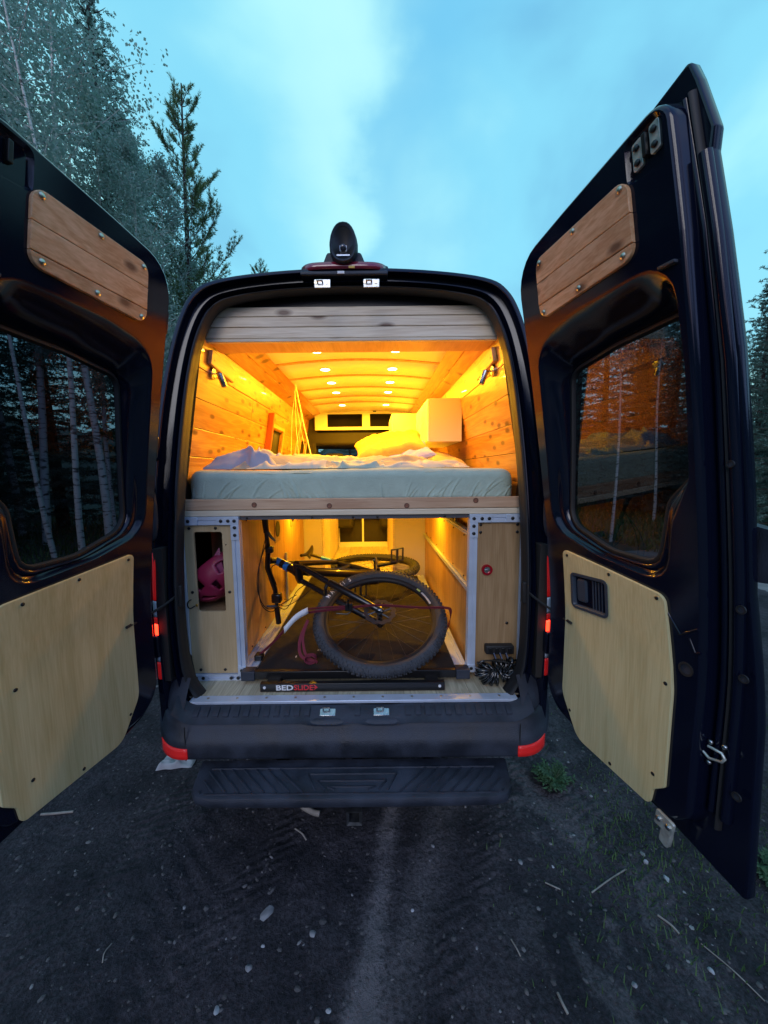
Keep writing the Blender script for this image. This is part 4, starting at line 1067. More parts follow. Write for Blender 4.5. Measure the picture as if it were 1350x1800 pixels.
# garage puck lights under the platform
for i, (x, y) in enumerate(((-.42, 2.98), (.42, 2.72))):
    t = thing('puck_light', ('left' if i == 0 else 'right') + ' small warm puck light under the bed platform, above the bike', 'ceiling light', (x, y, 1.545))
    MB().disc((x, y, 1.531), (0, 0, 1), .03, .014, 20).build('housing', WHITE, t)
    ld = bpy.data.lights.new('puck_lamp', 'AREA'); ld.shape = 'DISK'; ld.size = .05; ld.energy = 8.5; ld.color = (1, .46, .012)
    lo = bpy.data.objects.new('puck_lamp', ld); COL.objects.link(lo); lo.parent = t; lo.location = (0, 0, -.016)

# ------------------------------------------------------------------ BEDDING
def mattress():
    X0, X1, Y0, Y1, Z0, Z1 = -.835, .812, 1.835, 3.50, 1.601, 1.766
    folds = []
    R = random.Random(3)
    for cx_, n, sp, dr in ((-.56, 7, .13, .9), (-.30, 6, .05, -.25), (-.19, 7, .09, -.55), (.13, 4, .05, -.1), (.33, 6, .12, .5), (.50, 8, .16, .9), (.70, 7, .12, .8), (-.78, 3, .04, .1)):
        for _ in range(n):
            x = cx_ + R.uniform(-sp, sp); h = R.uniform(.25, .8); s = dr * R.uniform(.4, 1.2) * .12
            folds.append((x, x + s, .02, h, R.uniform(.0025, .006), R.uniform(.0035, .0085)))
    nx = 330
    prof = []
    for k in range(10): a = -pi / 2 + (pi / 2) * k / 9; prof.append((.03 - .03 * cos(a) , .03 + .03 * sin(a), 0))
    for k in range(1, 16): prof.append((0, .03 + (.165 - .075) * k / 16, 1))
    for k in range(10): a = (pi / 2) * k / 9; prof.append((.045 - .045 * cos(a), .12 + .045 * sin(a), 0))
    prof += [(.2, .166, 0), (.6, .167, 0), (1.1, .167, 0), (1.62, .16, 0), (1.66, .10, 0), (1.62, 0, 0)]
    loops = []
    for i in range(nx + 1):
        x = X0 + (X1 - X0) * i / nx
        e = min(x - X0, X1 - x); r = .085
        sh_ = 0 if e >= r else r - sqrt(max(0, r * r - (r - e) ** 2))
        L = []
        for y, z, fr in prof:
            zz = z; yy = y
            if zz > .08: zz -= sh_ * .55
            yy += sh_ * max(0, 1 - y / .4) * 1.0
            h = z / .165; d = 0
            if y < .04 and .04 < h < .97:
                for a, b, h0, h1, w, am in folds:
                    if abs(x - (a + b) / 2) < .14 and h < h1 + .15:
                        t = (h - h0) / (h1 - h0); xc = a + (b - a) * t ** 1.6
                        k_ = max(0, 1 - max(0, t) ** 3) if t < 1 else 0
                        d += am * k_ * (exp(-((x - xc) / w) ** 2) - .6 * exp(-((x - xc - w * 1.8) / w) ** 2))
                d += .003 * sin(x * 9 + 1) * h + .0015 * sin(x * 31)
            L.append((x, Y0 + yy - d, Z0 + zz + .004 * sin(x * 5 + .5) * (z > .1)))
        loops.append(L)
    t = thing('mattress', 'grey green sheeted mattress spanning the back of the van above the pine board', 'mattress', ((X0 + X1) / 2, Y0, Z0))
    m = MB().loft(loops, True, True, True)
    m.build('fitted_sheet', SHEET, t, smooth=180)
    MB().tube([(X0 + .07 + (X1 - X0 - .14) * i / 60, Y0 + .012 - .002 * sin(i), Z0 + .145 + .0025 * sin(i * .7)) for i in range(61)], .0022, 5).build('sheet_seam', SHEET, t)
mattress()
def rumple(name, x0, x1, y0, y1, hf, m, parent, nu=130, nv=110, sc=5.0, amp=.05, seed=0, zb=1.768):
    U, V = np.meshgrid(np.linspace(0, 1, nu), np.linspace(0, 1, nv))
    Xs = x0 + (x1 - x0) * U; Ys = y0 + (y1 - y0) * V
    wx = fbm(Xs * 3 + seed, Ys * 3 + seed, 3) * 1.6; wy = fbm(Xs * 3 + seed + 40, Ys * 3 + 9, 3) * 1.6
    n1 = 1 - np.abs(2 * vnoise(Xs * sc + wx * 1.5 + seed, Ys * sc * 1.3 + wy * 1.5) - 1)
    n2 = 1 - np.abs(2 * vnoise(Xs * sc * 2.2 + wy * 2 + 5, Ys * sc * 2.4 + wx * 2 + seed) - 1)
    env = np.clip(np.minimum.reduce([U, 1 - U, V * 1.2, 1 - V]) * 9, 0, 1) ** .6
    H = (hf(Xs, Ys) + amp * (n1 ** 2 - .2) + amp * .38 * (n2 ** 2)) * env
    H = np.maximum(H, 0) + .002
    ex = Xs + .05 * (fbm(Ys * 6 + seed, Xs * 6, 3) - .5) ; ey = Ys + .10 * (fbm(Xs * 5 + seed + 3, Ys * 0 + 2, 3) - .5)
    v = np.stack([ex, ey, zb + H], -1).reshape(-1, 3); i = np.arange(nu * nv).reshape(nv, nu)
    f = np.stack([i[:-1, :-1], i[:-1, 1:], i[1:, 1:], i[1:, :-1]], -1).reshape(-1, 4)
    return MB().add(v.tolist(), f.tolist()).build(name, m, parent, smooth=180, recalc=False)
DV = thing('duvet', 'rumpled beige duvet heaped across the mattress with a lavender corner at its left end', 'duvet', (-.1, 2.4, 1.768))
rumple('duvet_cover', -.62, .50, 1.93, 3.35, lambda x, y: .022 + .030 * np.clip((y - 2.0) / .8, 0, 1) + .018 * np.exp(-((x + .38) / .15) ** 2), DUVET, DV, amp=.042, seed=3)
rumple('lavender_corner', -.765, -.38, 1.925, 2.45, lambda x, y: .055 * np.exp(-((x + .56) / .14) ** 2) + .012, mat('pale_lavender_cotton', (.36, .38, .47), .85), DV, 90, 80, 6.5, .055, 8)
rumple('sheet_fold', -.30, .30, 1.905, 2.15, lambda x, y: .006 + 0 * x, SHEET, DV, 110, 50, 9, .032, 15)
rumple('beige_fold', -.55, .36, 1.90, 2.30, lambda x, y: .008 + 0 * x, mat('cream_cotton', (.60, .56, .44), .85), DV, 120, 50, 8, .036, 22)
rumple('beige_fold', .10, .62, 1.96, 2.5, lambda x, y: .010 + 0 * x, mat('cream_cotton'), DV, 100, 50, 8, .03, 31)
def pillow(name, c, sx, sy, th, rot, m, parent, seed=0, wr=.008):
    R = Matrix.Rotation(rot[2], 3, 'Z') @ Matrix.Rotation(rot[1], 3, 'Y') @ Matrix.Rotation(rot[0], 3, 'X')
    mm = MB(); n = 44
    for sg in (1, -1):
        def q(u, v):
            a = 2 * u - 1; b = 2 * v - 1
            e = (max(0, 1 - a ** 4) * max(0, 1 - b ** 4)) ** .45
            pin = 1 - .10 * (1 - abs(b)) * abs(a) ** 2 * 0 
            x = a * sx * (1 - .10 * (1 - b * b)* abs(a)); y = b * sy * (1 - .10 * (1 - a * a) * abs(b))
            nn = float(vnoise(np.array(a * 3.5 + seed), np.array(b * 3.5 + sg + seed)))
            nn2 = 1 - abs(2 * float(vnoise(np.array(a * 7 + seed + b * 2), np.array(b * 2.5 + seed))) - 1)
            z = sg * e * (th + wr * 2 * (nn - .5) - wr * nn2 ** 2)
            p = R @ Vector((x, y, z)); return (c[0] + p.x, c[1] + p.y, c[2] + p.z)
        mm.grid(q, n, n)
    return mm.build(name, m, parent, smooth=180)
P1 = thing('pillow', 'plump yellow pillow leaning in the middle of the bed', 'pillow', (.22, 2.55, 1.79), 'pillows on the bed')
pillow('pillow_body', (.215, 2.55, 1.905), .245, .20, .088, (radians(22), radians(-9), 0), YELL, P1, 1, .014)
P2 = thing('pillow', 'lavender pillow wedged under the yellow pillow with a white care tag', 'pillow', (.3, 2.4, 1.79), 'pillows on the bed')
pillow('pillow_body', (.285, 2.42, 1.848), .20, .13, .042, (radians(25), radians(-17), radians(4)), LAV, P2, 4)
MB().box(.185, .213, 2.262, 2.266, 1.792, 1.825).build('care_tag', WHITE, P2)
P3 = thing('pillow', 'tan pillow lying by the right wall below the larger cabinet', 'pillow', (.6, 3.0, 1.78), 'pillows on the bed')
pillow('pillow_body', (.565, 2.92, 1.835), .20, .22, .062, (radians(10), radians(4), .2), mat('tan_cotton', (.62, .46, .22), .85), P3, 9, .012)
# pale cords hanging from the ceiling corner
CD_ = thing('hanging_cords', 'bundle of thin pale cords strung from the ceiling corner down to the bed', 'cords', (-.5, 3.0, 2.46))
for pts, r in (([(-.505, 3.0, 2.44), (-.43, 2.85, 2.15), (-.345, 2.7, 1.86)], .0042), ([(-.51, 3.0, 2.44), (-.50, 2.95, 2.1), (-.475, 2.9, 1.85)], .0022),
               ([(-.505, 3.02, 2.44), (-.545, 3.02, 2.2), (-.56, 3.0, 1.86)], .0022), ([(-.50, 3.0, 2.42), (-.46, 3.0, 2.2), (-.54, 3.0, 1.86)], .0022),
               ([(-.525, 3.04, 2.40), (-.49, 3.0, 2.2), (-.43, 2.98, 1.86)], .0018), ([(-.44, 2.9, 2.2), (-.47, 2.9, 2.0), (-.53, 2.95, 1.86)], .0018)):
    MB().tube(pts, r, 6).build('cord', CORD, CD_)

# ------------------------------------------------------------------ SLIDE-OUT TRAY
TR = thing('slide_tray', 'black carpeted slide-out cargo tray with silver side rails under the bike', 'cargo slide', (0, 1.76, .70))
MB().box(-.50, .51, 1.765, 3.45, .735, .757).build('tray_deck', CARPET, TR)
for sx in (-1, 1):
    x = .535 * sx + .003
    m = MB()
    P = [(-.030, .735), (.030, .735), (.030, .764), (.010, .764), (.010, .757), (-.006, .757), (-.006, .764), (-.030, .764)]
    m.loft([[(x + a, y, b) for a, b in P] for y in (1.785, 3.45)], True, True, True).build('side_rail', ALU, TR, smooth=0)
    MB().box(x - .034, x + .034, 1.735, 1.790, .722, .770).build('end_cap', PLAST, TR, bevel=.003)
MB().box(-.499, .504, 1.740, 1.765, .728, .768).build('front_lip', SATIN, TR, bevel=.003)
fb = MB().box(-.452, .435, 1.672, 1.700, .704, .744).build('front_plate', SATIN, TR, bevel=.002)
for x in (-.430, .41): MB().disc((x, 1.672, .727), (0, -1, 0), .007, .003, 12, .001).build('plate_screw', LETTER, fb)
for x in (-.40, .38): MB().box(x - .03, x + .03, 1.70, 3.3, .702, .734).build('slide_runner', SATIN, TR)
def text(s, size, fn, m, parent, name, width=None, bold=0, ext=.0006):
    c = bpy.data.curves.new('t', 'FONT'); c.body = s; c.size = size; c.offset = bold; c.resolution_u = 3; c.extrude = ext
    o = bpy.data.objects.new('t', c); COL.objects.link(o)
    dg = bpy.context.evaluated_depsgraph_get(); me = bpy.data.meshes.new_from_object(o.evaluated_get(dg))
    bpy.data.objects.remove(o); 
    w = max(v.co.x for v in me.vertices) - min(v.co.x for v in me.vertices); x0 = min(v.co.x for v in me.vertices)
    k = width / w if width else 1
    mm = MB().add([fn((v.co.x - x0) * k, v.co.y, v.co.z) for v in me.vertices], [tuple(p.vertices) for p in me.polygons])
    bpy.data.meshes.remove(me)
    return mm.build(name, m, parent, smooth=0, recalc=False)
text('BED', .036, lambda x, y, z: (-.374 + x, 1.6715 - z, .713 + y), LETTER, fb, 'lettering', .082, .0009)
text('SLIDE', .036, lambda x, y, z: (-.289 + x, 1.6715 - z, .713 + y), REDP, fb, 'lettering', .092, .0007)
MB().add([(-.196, 1.671, .713), (-.190, 1.671, .713), (-.174, 1.671, .726), (-.190, 1.671, .739), (-.196, 1.671, .739), (-.184, 1.671, .726)], [(0, 1, 2, 5), (5, 2, 3, 4)]).build('arrow_mark', REDP, fb, solid=.001)
MB().box(-.205, -.18, 1.6705, 1.6712, .7245, .7275).build('arrow_mark', REDP, fb)
for p in ((-.33, 1.90, .7575, .006, .020), (-.21, 1.98, .7575, .014, .005), (-.22, 1.975, .7575, .004, .012)):
    MB().box(p[0], p[0] + p[3], p[1], p[1] + p[4], p[2], p[2] + .001).build('scrap', mat('pale_scrap', (.6, .6, .6), .7), TR)

# ------------------------------------------------------------------ MOUNTAIN BIKE lying on its side
BK = thing('mountain_bike', 'black mountain bike lying on its side on the cargo tray, front wheel toward the doors', 'bicycle', (0, 2.4, .76))
BLK = mat('bike_black', (.007, .008, .011), .32, coat=.6)
def bwheel(C, u, v, name, detail=True):
    C, u, v = Vector(C), Vector(u).normalized(), Vector(v).normalized(); v = (v - u * u.dot(v)).normalized(); w = u.cross(v)
    def P(r, a, h): return C + (u * cos(a) + v * sin(a)) * r + w * h
    n = 96
    m = MB(); prof = []
    for k in range(14):
        b = 2 * pi * k / 14; prof.append((.341 + .030 * cos(b), .0320 * sin(b)))
    m.loft([[P(r, 2 * pi * i / n, h) for r, h in prof] for i in range(n + 1)], False)
    m.f = m.f + [(i * 14 + 13, i * 14, (i + 1) * 14, (i + 1) * 14 + 13) for i in range(n)]
    nk = 84 if detail else 60
    for i in range(nk):     # tread blocks: two centre rows and two shoulder rows, staggered
        for b, da, hb in ((.22, 0, .011), (-.22, 0, .011), (.85, .5, .013), (-.85, .5, .013), (1.25, 0, .011), (-1.25, 0, .011)):
            a0 = 2 * pi * (i + da) / nk; dl = .34 * 2 * pi / nk; db = .16
            vs = []
            for rr in (.0, .0080 if abs(b) < 1.1 else .0055):
                for aa in (a0 - dl / 2 * (1 if rr == 0 else .8), a0 + dl / 2 * (1 if rr == 0 else .8)):
                    for bb in (b - db, b + db):
                        R_ = .0320 + rr - .001; vs.append(P(.341 + (R_ - .0020) * cos(bb), aa, R_ * sin(bb)))
            m.add(vs, [(0, 1, 3, 2), (4, 6, 7, 5), (0, 4, 5, 1), (2, 3, 7, 6), (0, 2, 6, 4), (1, 5, 7, 3)])
    T = m.build(name, TYRE, BK, smooth=30)
    m = MB(); pr = [(.322, .016), (.302, .015), (.294, .009), (.292, 0), (.294, -.009), (.302, -.015), (.322, -.016)]
    m.loft([[P(r, 2 * pi * i / n, h) for r, h in pr] for i in range(n + 1)], False).build('rim', mat('matt_rim', (.014, .014, .016), .6), T, smooth=60)
    MB().tube([P(0, 0, -.052), P(0, 0, -.05), P(0, 0, -.03), P(0, 0, .03), P(0, 0, .05), P(0, 0, .052)], [.010, .028, .016, .016, .026, .010], 14).build('hub', BLK, T)
    for i in range(28):
        s = 1 if i % 2 else -1; a = 2 * pi * i / 28; da = (1.25 if (i // 2) % 2 else -1.25)
        MB().tube([P(.026, a + da, s * .033), P(.294, a, s * .003)], .00115, 5, cap=False).build('spoke', mat('dark_spoke', (.10, .09, .08), .4, metal=.8), T, smooth=180)
    return T, P, w
c26, s26 = cos(radians(26)), sin(radians(26))
FWc = Vector((.130, 2.022, .930))
FW, FP, fw = bwheel(FWc, (1, 0, .02), (0, c26, s26), 'front_wheel')
# brake rotor and caliper
m = MB()
n = 72
L = []
for i in range(n + 1):
    a = 2 * pi * i / n; wv = .0035 * sin(a * 12)
    L.append([FP(.066 + wv, a, .044), FP(.090 + wv, a, .044), FP(.090 + wv, a, .046), FP(.066 + wv, a, .046), FP(.066 + wv, a, .044)])
m.loft(L, False)
for i in range(6):
    a = 2 * pi * i / 6
    m.tube([FP(.02, a, .045), FP(.045, a + .25, .045), FP(.07, a + .3, .045)], .004, 4)
m.build('brake_rotor', mat('worn_rotor', (.22, .22, .23), .35, metal=.9), FW, smooth=20)
# rim decal and sidewall lettering, in arcs
m = MB(); m.loft([[FP(.300, a, .0162), FP(.312, a, .0162)] for a in [.25 + .03 * i for i in range(12)]], False); m.build('rim_decal', mat('grey_print', (.45, .5, .55), .5), FW, recalc=False)
m = MB(); m.loft([[FP(.300, a, .0163), FP(.312, a, .0163)] for a in [.62 + .03 * i for i in range(4)]], False); m.build('rim_decal', mat('lime_print', (.6, .75, .2), .5), FW, recalc=False)
word = 'MAXXIS'
for i, ch in enumerate(word):
    a0 = pi * .868 - i * .112
    def fn(x, y, z, a0=a0):
        # glyph x runs clockwise round the tyre, y radially outward over the sidewall
        r = .324 + y * 1.0; aa = a0 - x / .343
        k = (r - .341) / .031; h = .0332 * sqrt(max(.05, 1 - k * k)) + .0006 + z
        return tuple(FP(r, aa, h))
    text(ch, .034, fn, LETTER, FW, 'tyre_lettering', bold=.0004)
RWc = Vector((.11, 3.08, .955))
RW, RP, rw = bwheel(RWc, (1, 0, -.02), (0, 1, -.02), 'rear_wheel', False)
# fork
K_ = Vector((-.375, 2.262, 1.128)); fd = (K_ - FWc).normalized()
for s in (1, -1):
    a = FWc + fw * .056 * s; b = K_ + fw * .062 * s; mid = a.lerp(b, .58)
    MB().tube([a - fd * .02, a, a.lerp(mid, .5), mid, mid + fd * .008], [.014, .0175, .0205, .0225, .019], 16).build('fork_lower', BLK, BK, smooth=60)
    MB().tube([mid, b], .0165, 14).build('fork_stanchion', mat('stanchion', (.03, .03, .035), .15, metal=.6), BK)
    MB().disc(a - fw * .008 * s, fw * s, .016, .022, 14, .004).build('axle_end', STEEL if s > 0 else BLK, BK)
MB().tube([K_ - fw * .082, K_ - fw * .05, K_, K_ + fw * .05, K_ + fw * .082], [.018, .026, .030, .026, .018], 12, flat=.8).build('fork_crown', BLK, BK)
m0 = FWc.lerp(K_, .60)
MB().tube([m0 - fw * .058, m0 - fw * .035 + Vector((-.0, .0, 0)) + (-fd.cross(fw)) * .03, m0 + (-fd.cross(fw)) * .034, m0 + fw * .035 + (-fd.cross(fw)) * .03, m0 + fw * .058], .011, 10).build('fork_arch', BLK, BK)
H0 = K_ + fd * .008; H1 = K_ + fd * .135
MB().tube([H0, H0.lerp(H1, .2), H0.lerp(H1, .8), H1], [.031, .027, .026, .030], 18).build('head_tube', BLK, BK)
ST = H1 + fd * .042
MB().tube([H1, ST], .026, 16).build('headset_spacer', BLUE, BK)
MB().tube([H1 - fd * .062, H1 - fd * .030], .0302, 18).build('frame_band', BLUE, BK)
bc = ST + Vector((-.030, -.045, .012))
MB().tube([ST - Vector((0, 0, .0)), bc], [.022, .021], 12).build('stem', BLK, BK)
hb = [Vector((-.520, 2.30, .785)), Vector((-.522, 2.275, .90)), Vector((-.522, 2.255, 1.02)), bc, Vector((-.528, 2.16, 1.30)), Vector((-.523, 2.12, 1.41)), Vector((-.515, 2.07, 1.515))]
hb[3] = Vector((bc.x, 2.225, 1.175))
MB().tube(hb, [.012, .012, .0155, .017, .0155, .012, .012], 12).build('handlebar', BLK, BK)
MB().tube([hb[0], hb[0].lerp(hb[1], .97)], [.0175, .0165], 12).build('grip', RUBBER, BK)
MB().tube([hb[5], hb[6]], [.0165, .0175], 12).build('grip', RUBBER, BK)
for p, q in ((hb[1], Vector((-.06, -.03, .02))), (hb[5], Vector((.055, -.02, -.05)))):
    MB().tube([p + (hb[2] - hb[1]).normalized() * .01, p + q * .6, p + q], [.012, .009, .006], 8).build('brake_lever', BLK, BK)
MB().box(hb[4].x - .012, hb[4].x + .035, hb[4].y - .03, hb[4].y + .01, hb[4].z - .02, hb[4].z + .02).build('shifter', BLK, BK, bevel=.008)
MB().box(hb[2].x - .02, hb[2].x + .04, hb[2].y - .03, hb[2].y + .02, hb[2].z - .08, hb[2].z - .02).build('shifter', BLK, BK, bevel=.01)
def bez(pts, n=10):
    P = [Vector(p) for p in pts]; P = [P[0] * 2 - P[1]] + P + [P[-1] * 2 - P[-2]]; R = []
    for i in range(1, len(P) - 2):
        for k in range(n):
            t = k / n
            R.append(.5 * ((2 * P[i]) + (P[i + 1] - P[i - 1]) * t + (2 * P[i - 1] - 5 * P[i] + 4 * P[i + 1] - P[i + 2]) * t * t + (3 * P[i] - P[i - 1] - 3 * P[i + 1] + P[i + 2]) * t ** 3))
    R.append(P[-2]); return R
for pts in ([(-.53, 2.13, 1.38), (-.552, 2.05, 1.2), (-.553, 2.05, 1.02), (-.52, 2.12, .93), (-.48, 2.2, .93)],
            [(-.52, 2.12, 1.36), (-.545, 2.02, 1.22), (-.545, 2.0, 1.08), (-.50, 2.06, .97), (-.40, 2.3, .97)],
            [(-.515, 2.26, 1.05), (-.50, 2.12, 1.20), (-.40, 2.12, 1.22), (-.30, 2.30, 1.15), (-.24, 2.5, 1.08)],
            [(-.52, 2.28, .90), (-.44, 2.2, .92), (-.38, 2.22, 1.02), (-.32, 2.2, 1.07)],
            [(-.52, 2.28, .92), (-.46, 2.3, .90), (-.36, 2.35, .95), (-.30, 2.4, 1.0)]):
    MB().tube(bez(pts), .0026, 6).build('brake_cable', RUBBER, BK, smooth=80)
BB = Vector((.13, 2.76, .975)); SJ = Vector((-.19, 2.89, 1.035)); RH = RWc
MB().tube([H0 + fd * .02, H0.lerp(BB, .4), H0.lerp(BB, .85), BB], [.028, .030, .028, .026], 16).build('down_tube', BLK, BK)
MB().tube([H1 - fd * .015, H1.lerp(SJ, .5), SJ], [.024, .020, .017], 14).build('top_tube', BLK, BK)
MB().tube([BB, SJ, SJ + (SJ - BB).normalized() * .06], [.022, .018, .018], 14).build('seat_tube', BLK, BK)
sdv = (SJ - BB).normalized()
MB().tube([SJ + sdv * .055, SJ + sdv * .15], .0155, 14).build('seat_post', BLUE, BK)
MB().tube([SJ + sdv * .15, SJ + sdv * .25], .0135, 14).build('seat_post_upper', BLK, BK)
sp = SJ + sdv * .27; fwd = Vector((-.12, -.97, .1)).normalized(); sw = sdv.cross(fwd).normalized()
m = MB(); L = []
for i in range(15):
    t = i / 14; wdt = .012 + .058 * max(0, (t - .35) / .65) ** 1.2 * (1 if t < .93 else .7); hh = .012 + .010 * t
    c = sp + fwd * (.14 - .27 * t) + sdv * (.012 + .012 * (abs(t - .5) * 2) ** 2)
    L.append([c + sw * wdt * cos(b) + sdv * hh * sin(b) for b in [2 * pi * k / 12 for k in range(12)]])
m.loft(L, True, True, True).build('saddle', SATIN, BK, smooth=60)
for s in (1, -1):
    MB().tube([BB + rw * .03 * s, RH.lerp(BB, .5) + rw * .055 * s, RH + rw * .066 * s], [.014, .011, .010], 10).build('chainstay', BLK, BK)
    MB().tube([SJ + rw * .02 * s, RH.lerp(SJ, .5) + rw * .055 * s, RH + rw * .066 * s], [.012, .009, .009], 10).build('seatstay', BLK, BK)
    cdv = (Vector((.24, -.16, .07)) * s).normalized()
    e = BB + rw * .07 * s + cdv * .17
    MB().tube([BB + rw * .065 * s, e], [.016, .011], 10).build('crank_arm', BLK, BK)
    pc = e + rw * .055 * s
    m = MB(); pu = Vector((.9, .3, .1)).normalized(); pv = rw
    for a0, a1, b0, b1 in ((-.05, .05, -.05, -.04), (-.05, .05, .04, .05), (-.05, -.04, -.04, .04), (.04, .05, -.04, .04), (-.008, .008, -.04, .04)):
        pn = pu.cross(pv)
        m.add([pc + pu * a + pv * b + pn * c for c in (-.008, .008) for b in (b0, b1) for a in (a0, a1)], [(0, 2, 3, 1), (4, 5, 7, 6), (0, 1, 5, 4), (2, 6, 7, 3), (0, 4, 6, 2), (1, 3, 7, 5)])
    m.build('pedal', mat('grey_pedal', (.06, .07, .09), .4, metal=.5), BK, bevel=.002)
MB().ring(BB - rw * .05, rw, .055, .078, .004, 32).build('chainring', SATIN, BK)
MB().tube([H0.lerp(BB, .35), H0.lerp(BB, .42), SJ.lerp(BB, .3)], [.02, .022, .014], 10).build('rear_shock', BLK, BK)

# ------------------------------------------------------------------ STRAP, HELMET, HOSE
SR = thing('ratchet_strap', 'dark red webbing strap with black ratchet and white tag lashed over the front wheel', 'strap', (0, 2.0, .78))
def ribbon(pts, w, up, name, m=STRAP, th=.0016):
    P = bez(pts, 8); L = []
    for i, p in enumerate(P):
        t = (P[min(i + 1, len(P) - 1)] - P[max(i - 1, 0)]).normalized(); u = Vector(up); u = (u - t * u.dot(t)).normalized(); n_ = t.cross(u)
        L.append([p + u * w / 2 + n_ * th, p - u * w / 2 + n_ * th, p - u * w / 2 - n_ * th, p + u * w / 2 - n_ * th])
    return MB().loft(L, True, True, True).build(name, m, SR, smooth=30)
ribbon([(-.03, 1.985, 1.002), (.12, 1.99, 1.012), (.35, 2.00, .992), (.50, 2.02, .982), (.535, 2.04, .955), (.548, 2.12, .86), (.545, 2.2, .775)], .017, (0, -.5, .85), 'webbing')
ribbon([(-.275, 1.975, .978), (-.18, 1.975, .990), (-.06, 1.98, .998)], .017, (0, -.5, .85), 'webbing')
ribbon([(-.275, 1.972, 1.000), (-.18, 1.972, 1.008), (-.05, 1.977, 1.012)], .012, (0, -.5, .85), 'webbing')
ribbon([(-.275, 1.975, .985), (-.36, 1.93, .93), (-.44, 1.90, .85), (-.53, 1.87, .775)], .015, (0, -.4, .9), 'webbing')
ribbon([(-.26, 1.93, .955), (-.30, 1.90, .86), (-.29, 1.86, .79), (-.22, 1.84, .765)], .016, (1, 0, .3), 'webbing')
ribbon([(-.265, 1.93, .94), (-.285, 1.90, .87), (-.262, 1.86, .79), (-.20, 1.83, .766)], .014, (1, 0, .3), 'webbing')
for k in range(3):
    ribbon([(-.235 + .030 * cos(a), 1.83 + .004 * k, .785 + .022 * sin(a)) for a in [2 * pi * j / 10 + k for j in range(10)]], .020, (0, 1, .2), 'webbing_coil')
L = [Vector((-.265, 1.955, 1.002)), Vector((-.325, 1.925, .975)), Vector((-.385, 1.895, .915))]
m = MB(); m.loft([[p + Vector((0, 0, .016)) , p + Vector((.004, -.004, -.018))] for p in bez(L, 4)], False); m.build('tag', mat('white_tag', (.75, .78, .8), .6), SR, solid=.0012, recalc=False)
bk = MB().box(-.062, -.020, 1.968, 1.992, .985, 1.030).build('ratchet', SATIN, SR, bevel=.004)
MB().tube([(-.045, 1.972, 1.0), (-.043, 1.960, 1.045), (-.040, 1.955, 1.062)], .006, 8).build('ratchet_handle', BLK, bk)
MB().tube([(-.11, 1.970, .975), (-.05, 1.965, .972), (-.03, 1.965, .985)], .005, 8).build('ratchet_pawl', SATIN, bk)
MB().box(-.535, -.495, 1.85, 1.90, .765, .795).build('rail_hook', SATIN, SR, bevel=.004)

HM = thing('bike_helmet', 'magenta bicycle helmet with pointed visor standing in the plywood cutout', 'helmet', (-.72, 1.9, 1.06))
ax = Vector((.62, -.42, -.66)).normalized(); hu = Vector((-.62, -.10, -.78)); hu = (hu - ax * hu.dot(ax)).normalized(); hv = ax.cross(hu)
hc = Vector((-.748, 1.925, 1.222))
b = bmesh.new(); NU, NV = 60, 26; G = []
for j in range(NV + 1):
    th_ = (1.72) * j / NV; row = []
    for i in range(NU):
        a = 2 * pi * i / NU
        rr = 1 + .035 * cos(a * 2) * sin(th_) + .018 * abs(sin(a * 5)) * sin(th_)
        p = hc + (ax * cos(th_) * .118 + (hu * cos(a) * .150 + hv * sin(a) * .105) * sin(th_)) * rr
        row.append(b.verts.new(p))
    G.append(row)
for j in range(NV):
    for i in range(NU):
        a = 2 * pi * (i + .5) / NU; t_ = (j + .5) / NV
        vent = (.22 < t_ < .50 and abs(((i + 2) % 10) - 5) < 1.6) or (.58 < t_ < .82 and abs(((i + 7) % 10) - 5) < 1.9)
        if vent: continue
        b.faces.new((G[j][i], G[j][(i + 1) % NU], G[j + 1][(i + 1) % NU], G[j + 1][i]))
m = MB(); m.bm(b); b.free()
sh_ = m.build('helmet_shell', PURP, HM, smooth=50); q = sh_.modifiers.new('s', 'SOLIDIFY'); q.thickness = .014; q.offset = 1
m = MB()
tip = Vector((-.690, 1.862, 1.375)); base = [Vector((-.742, 1.848, 1.275)), Vector((-.700, 1.835, 1.20)), Vector((-.660, 1.85, 1.235)), Vector((-.672, 1.875, 1.30))]
m.loft([[p + Vector((0, .01, 0)) for p in base], base, [p.lerp(tip, .45) + Vector((-.004, -.006, 0)) for p in base], [p.lerp(tip, .97) for p in base]], True, True, True)
m.build('visor', mat('pink_visor', (.30, .035, .12), .45), HM, smooth=40)
MB().tube([(-.655, 1.90, 1.16), (-.650, 1.88, 1.24), (-.668, 1.875, 1.30), (-.685, 1.87, 1.345)], [.012, .016, .012, .004], 8).build('helmet_fin', PURD, HM, smooth=60)
MB().disc((-.788, 1.792, 1.095), (-.1, -1, 0), .007, .003, 12, .002).build('buckle_button', mat('brass_button', (.7, .4, .06), .3, metal=.8), HM)
MB().tube(bez([(-.80, 1.83, 1.12), (-.822, 1.79, 1.12), (-.832, 1.785, 1.10), (-.822, 1.786, 1.08), (-.80, 1.80, 1.09), (-.79, 1.83, 1.11)]), .003, 6).build('chin_strap', RUBBER, HM)

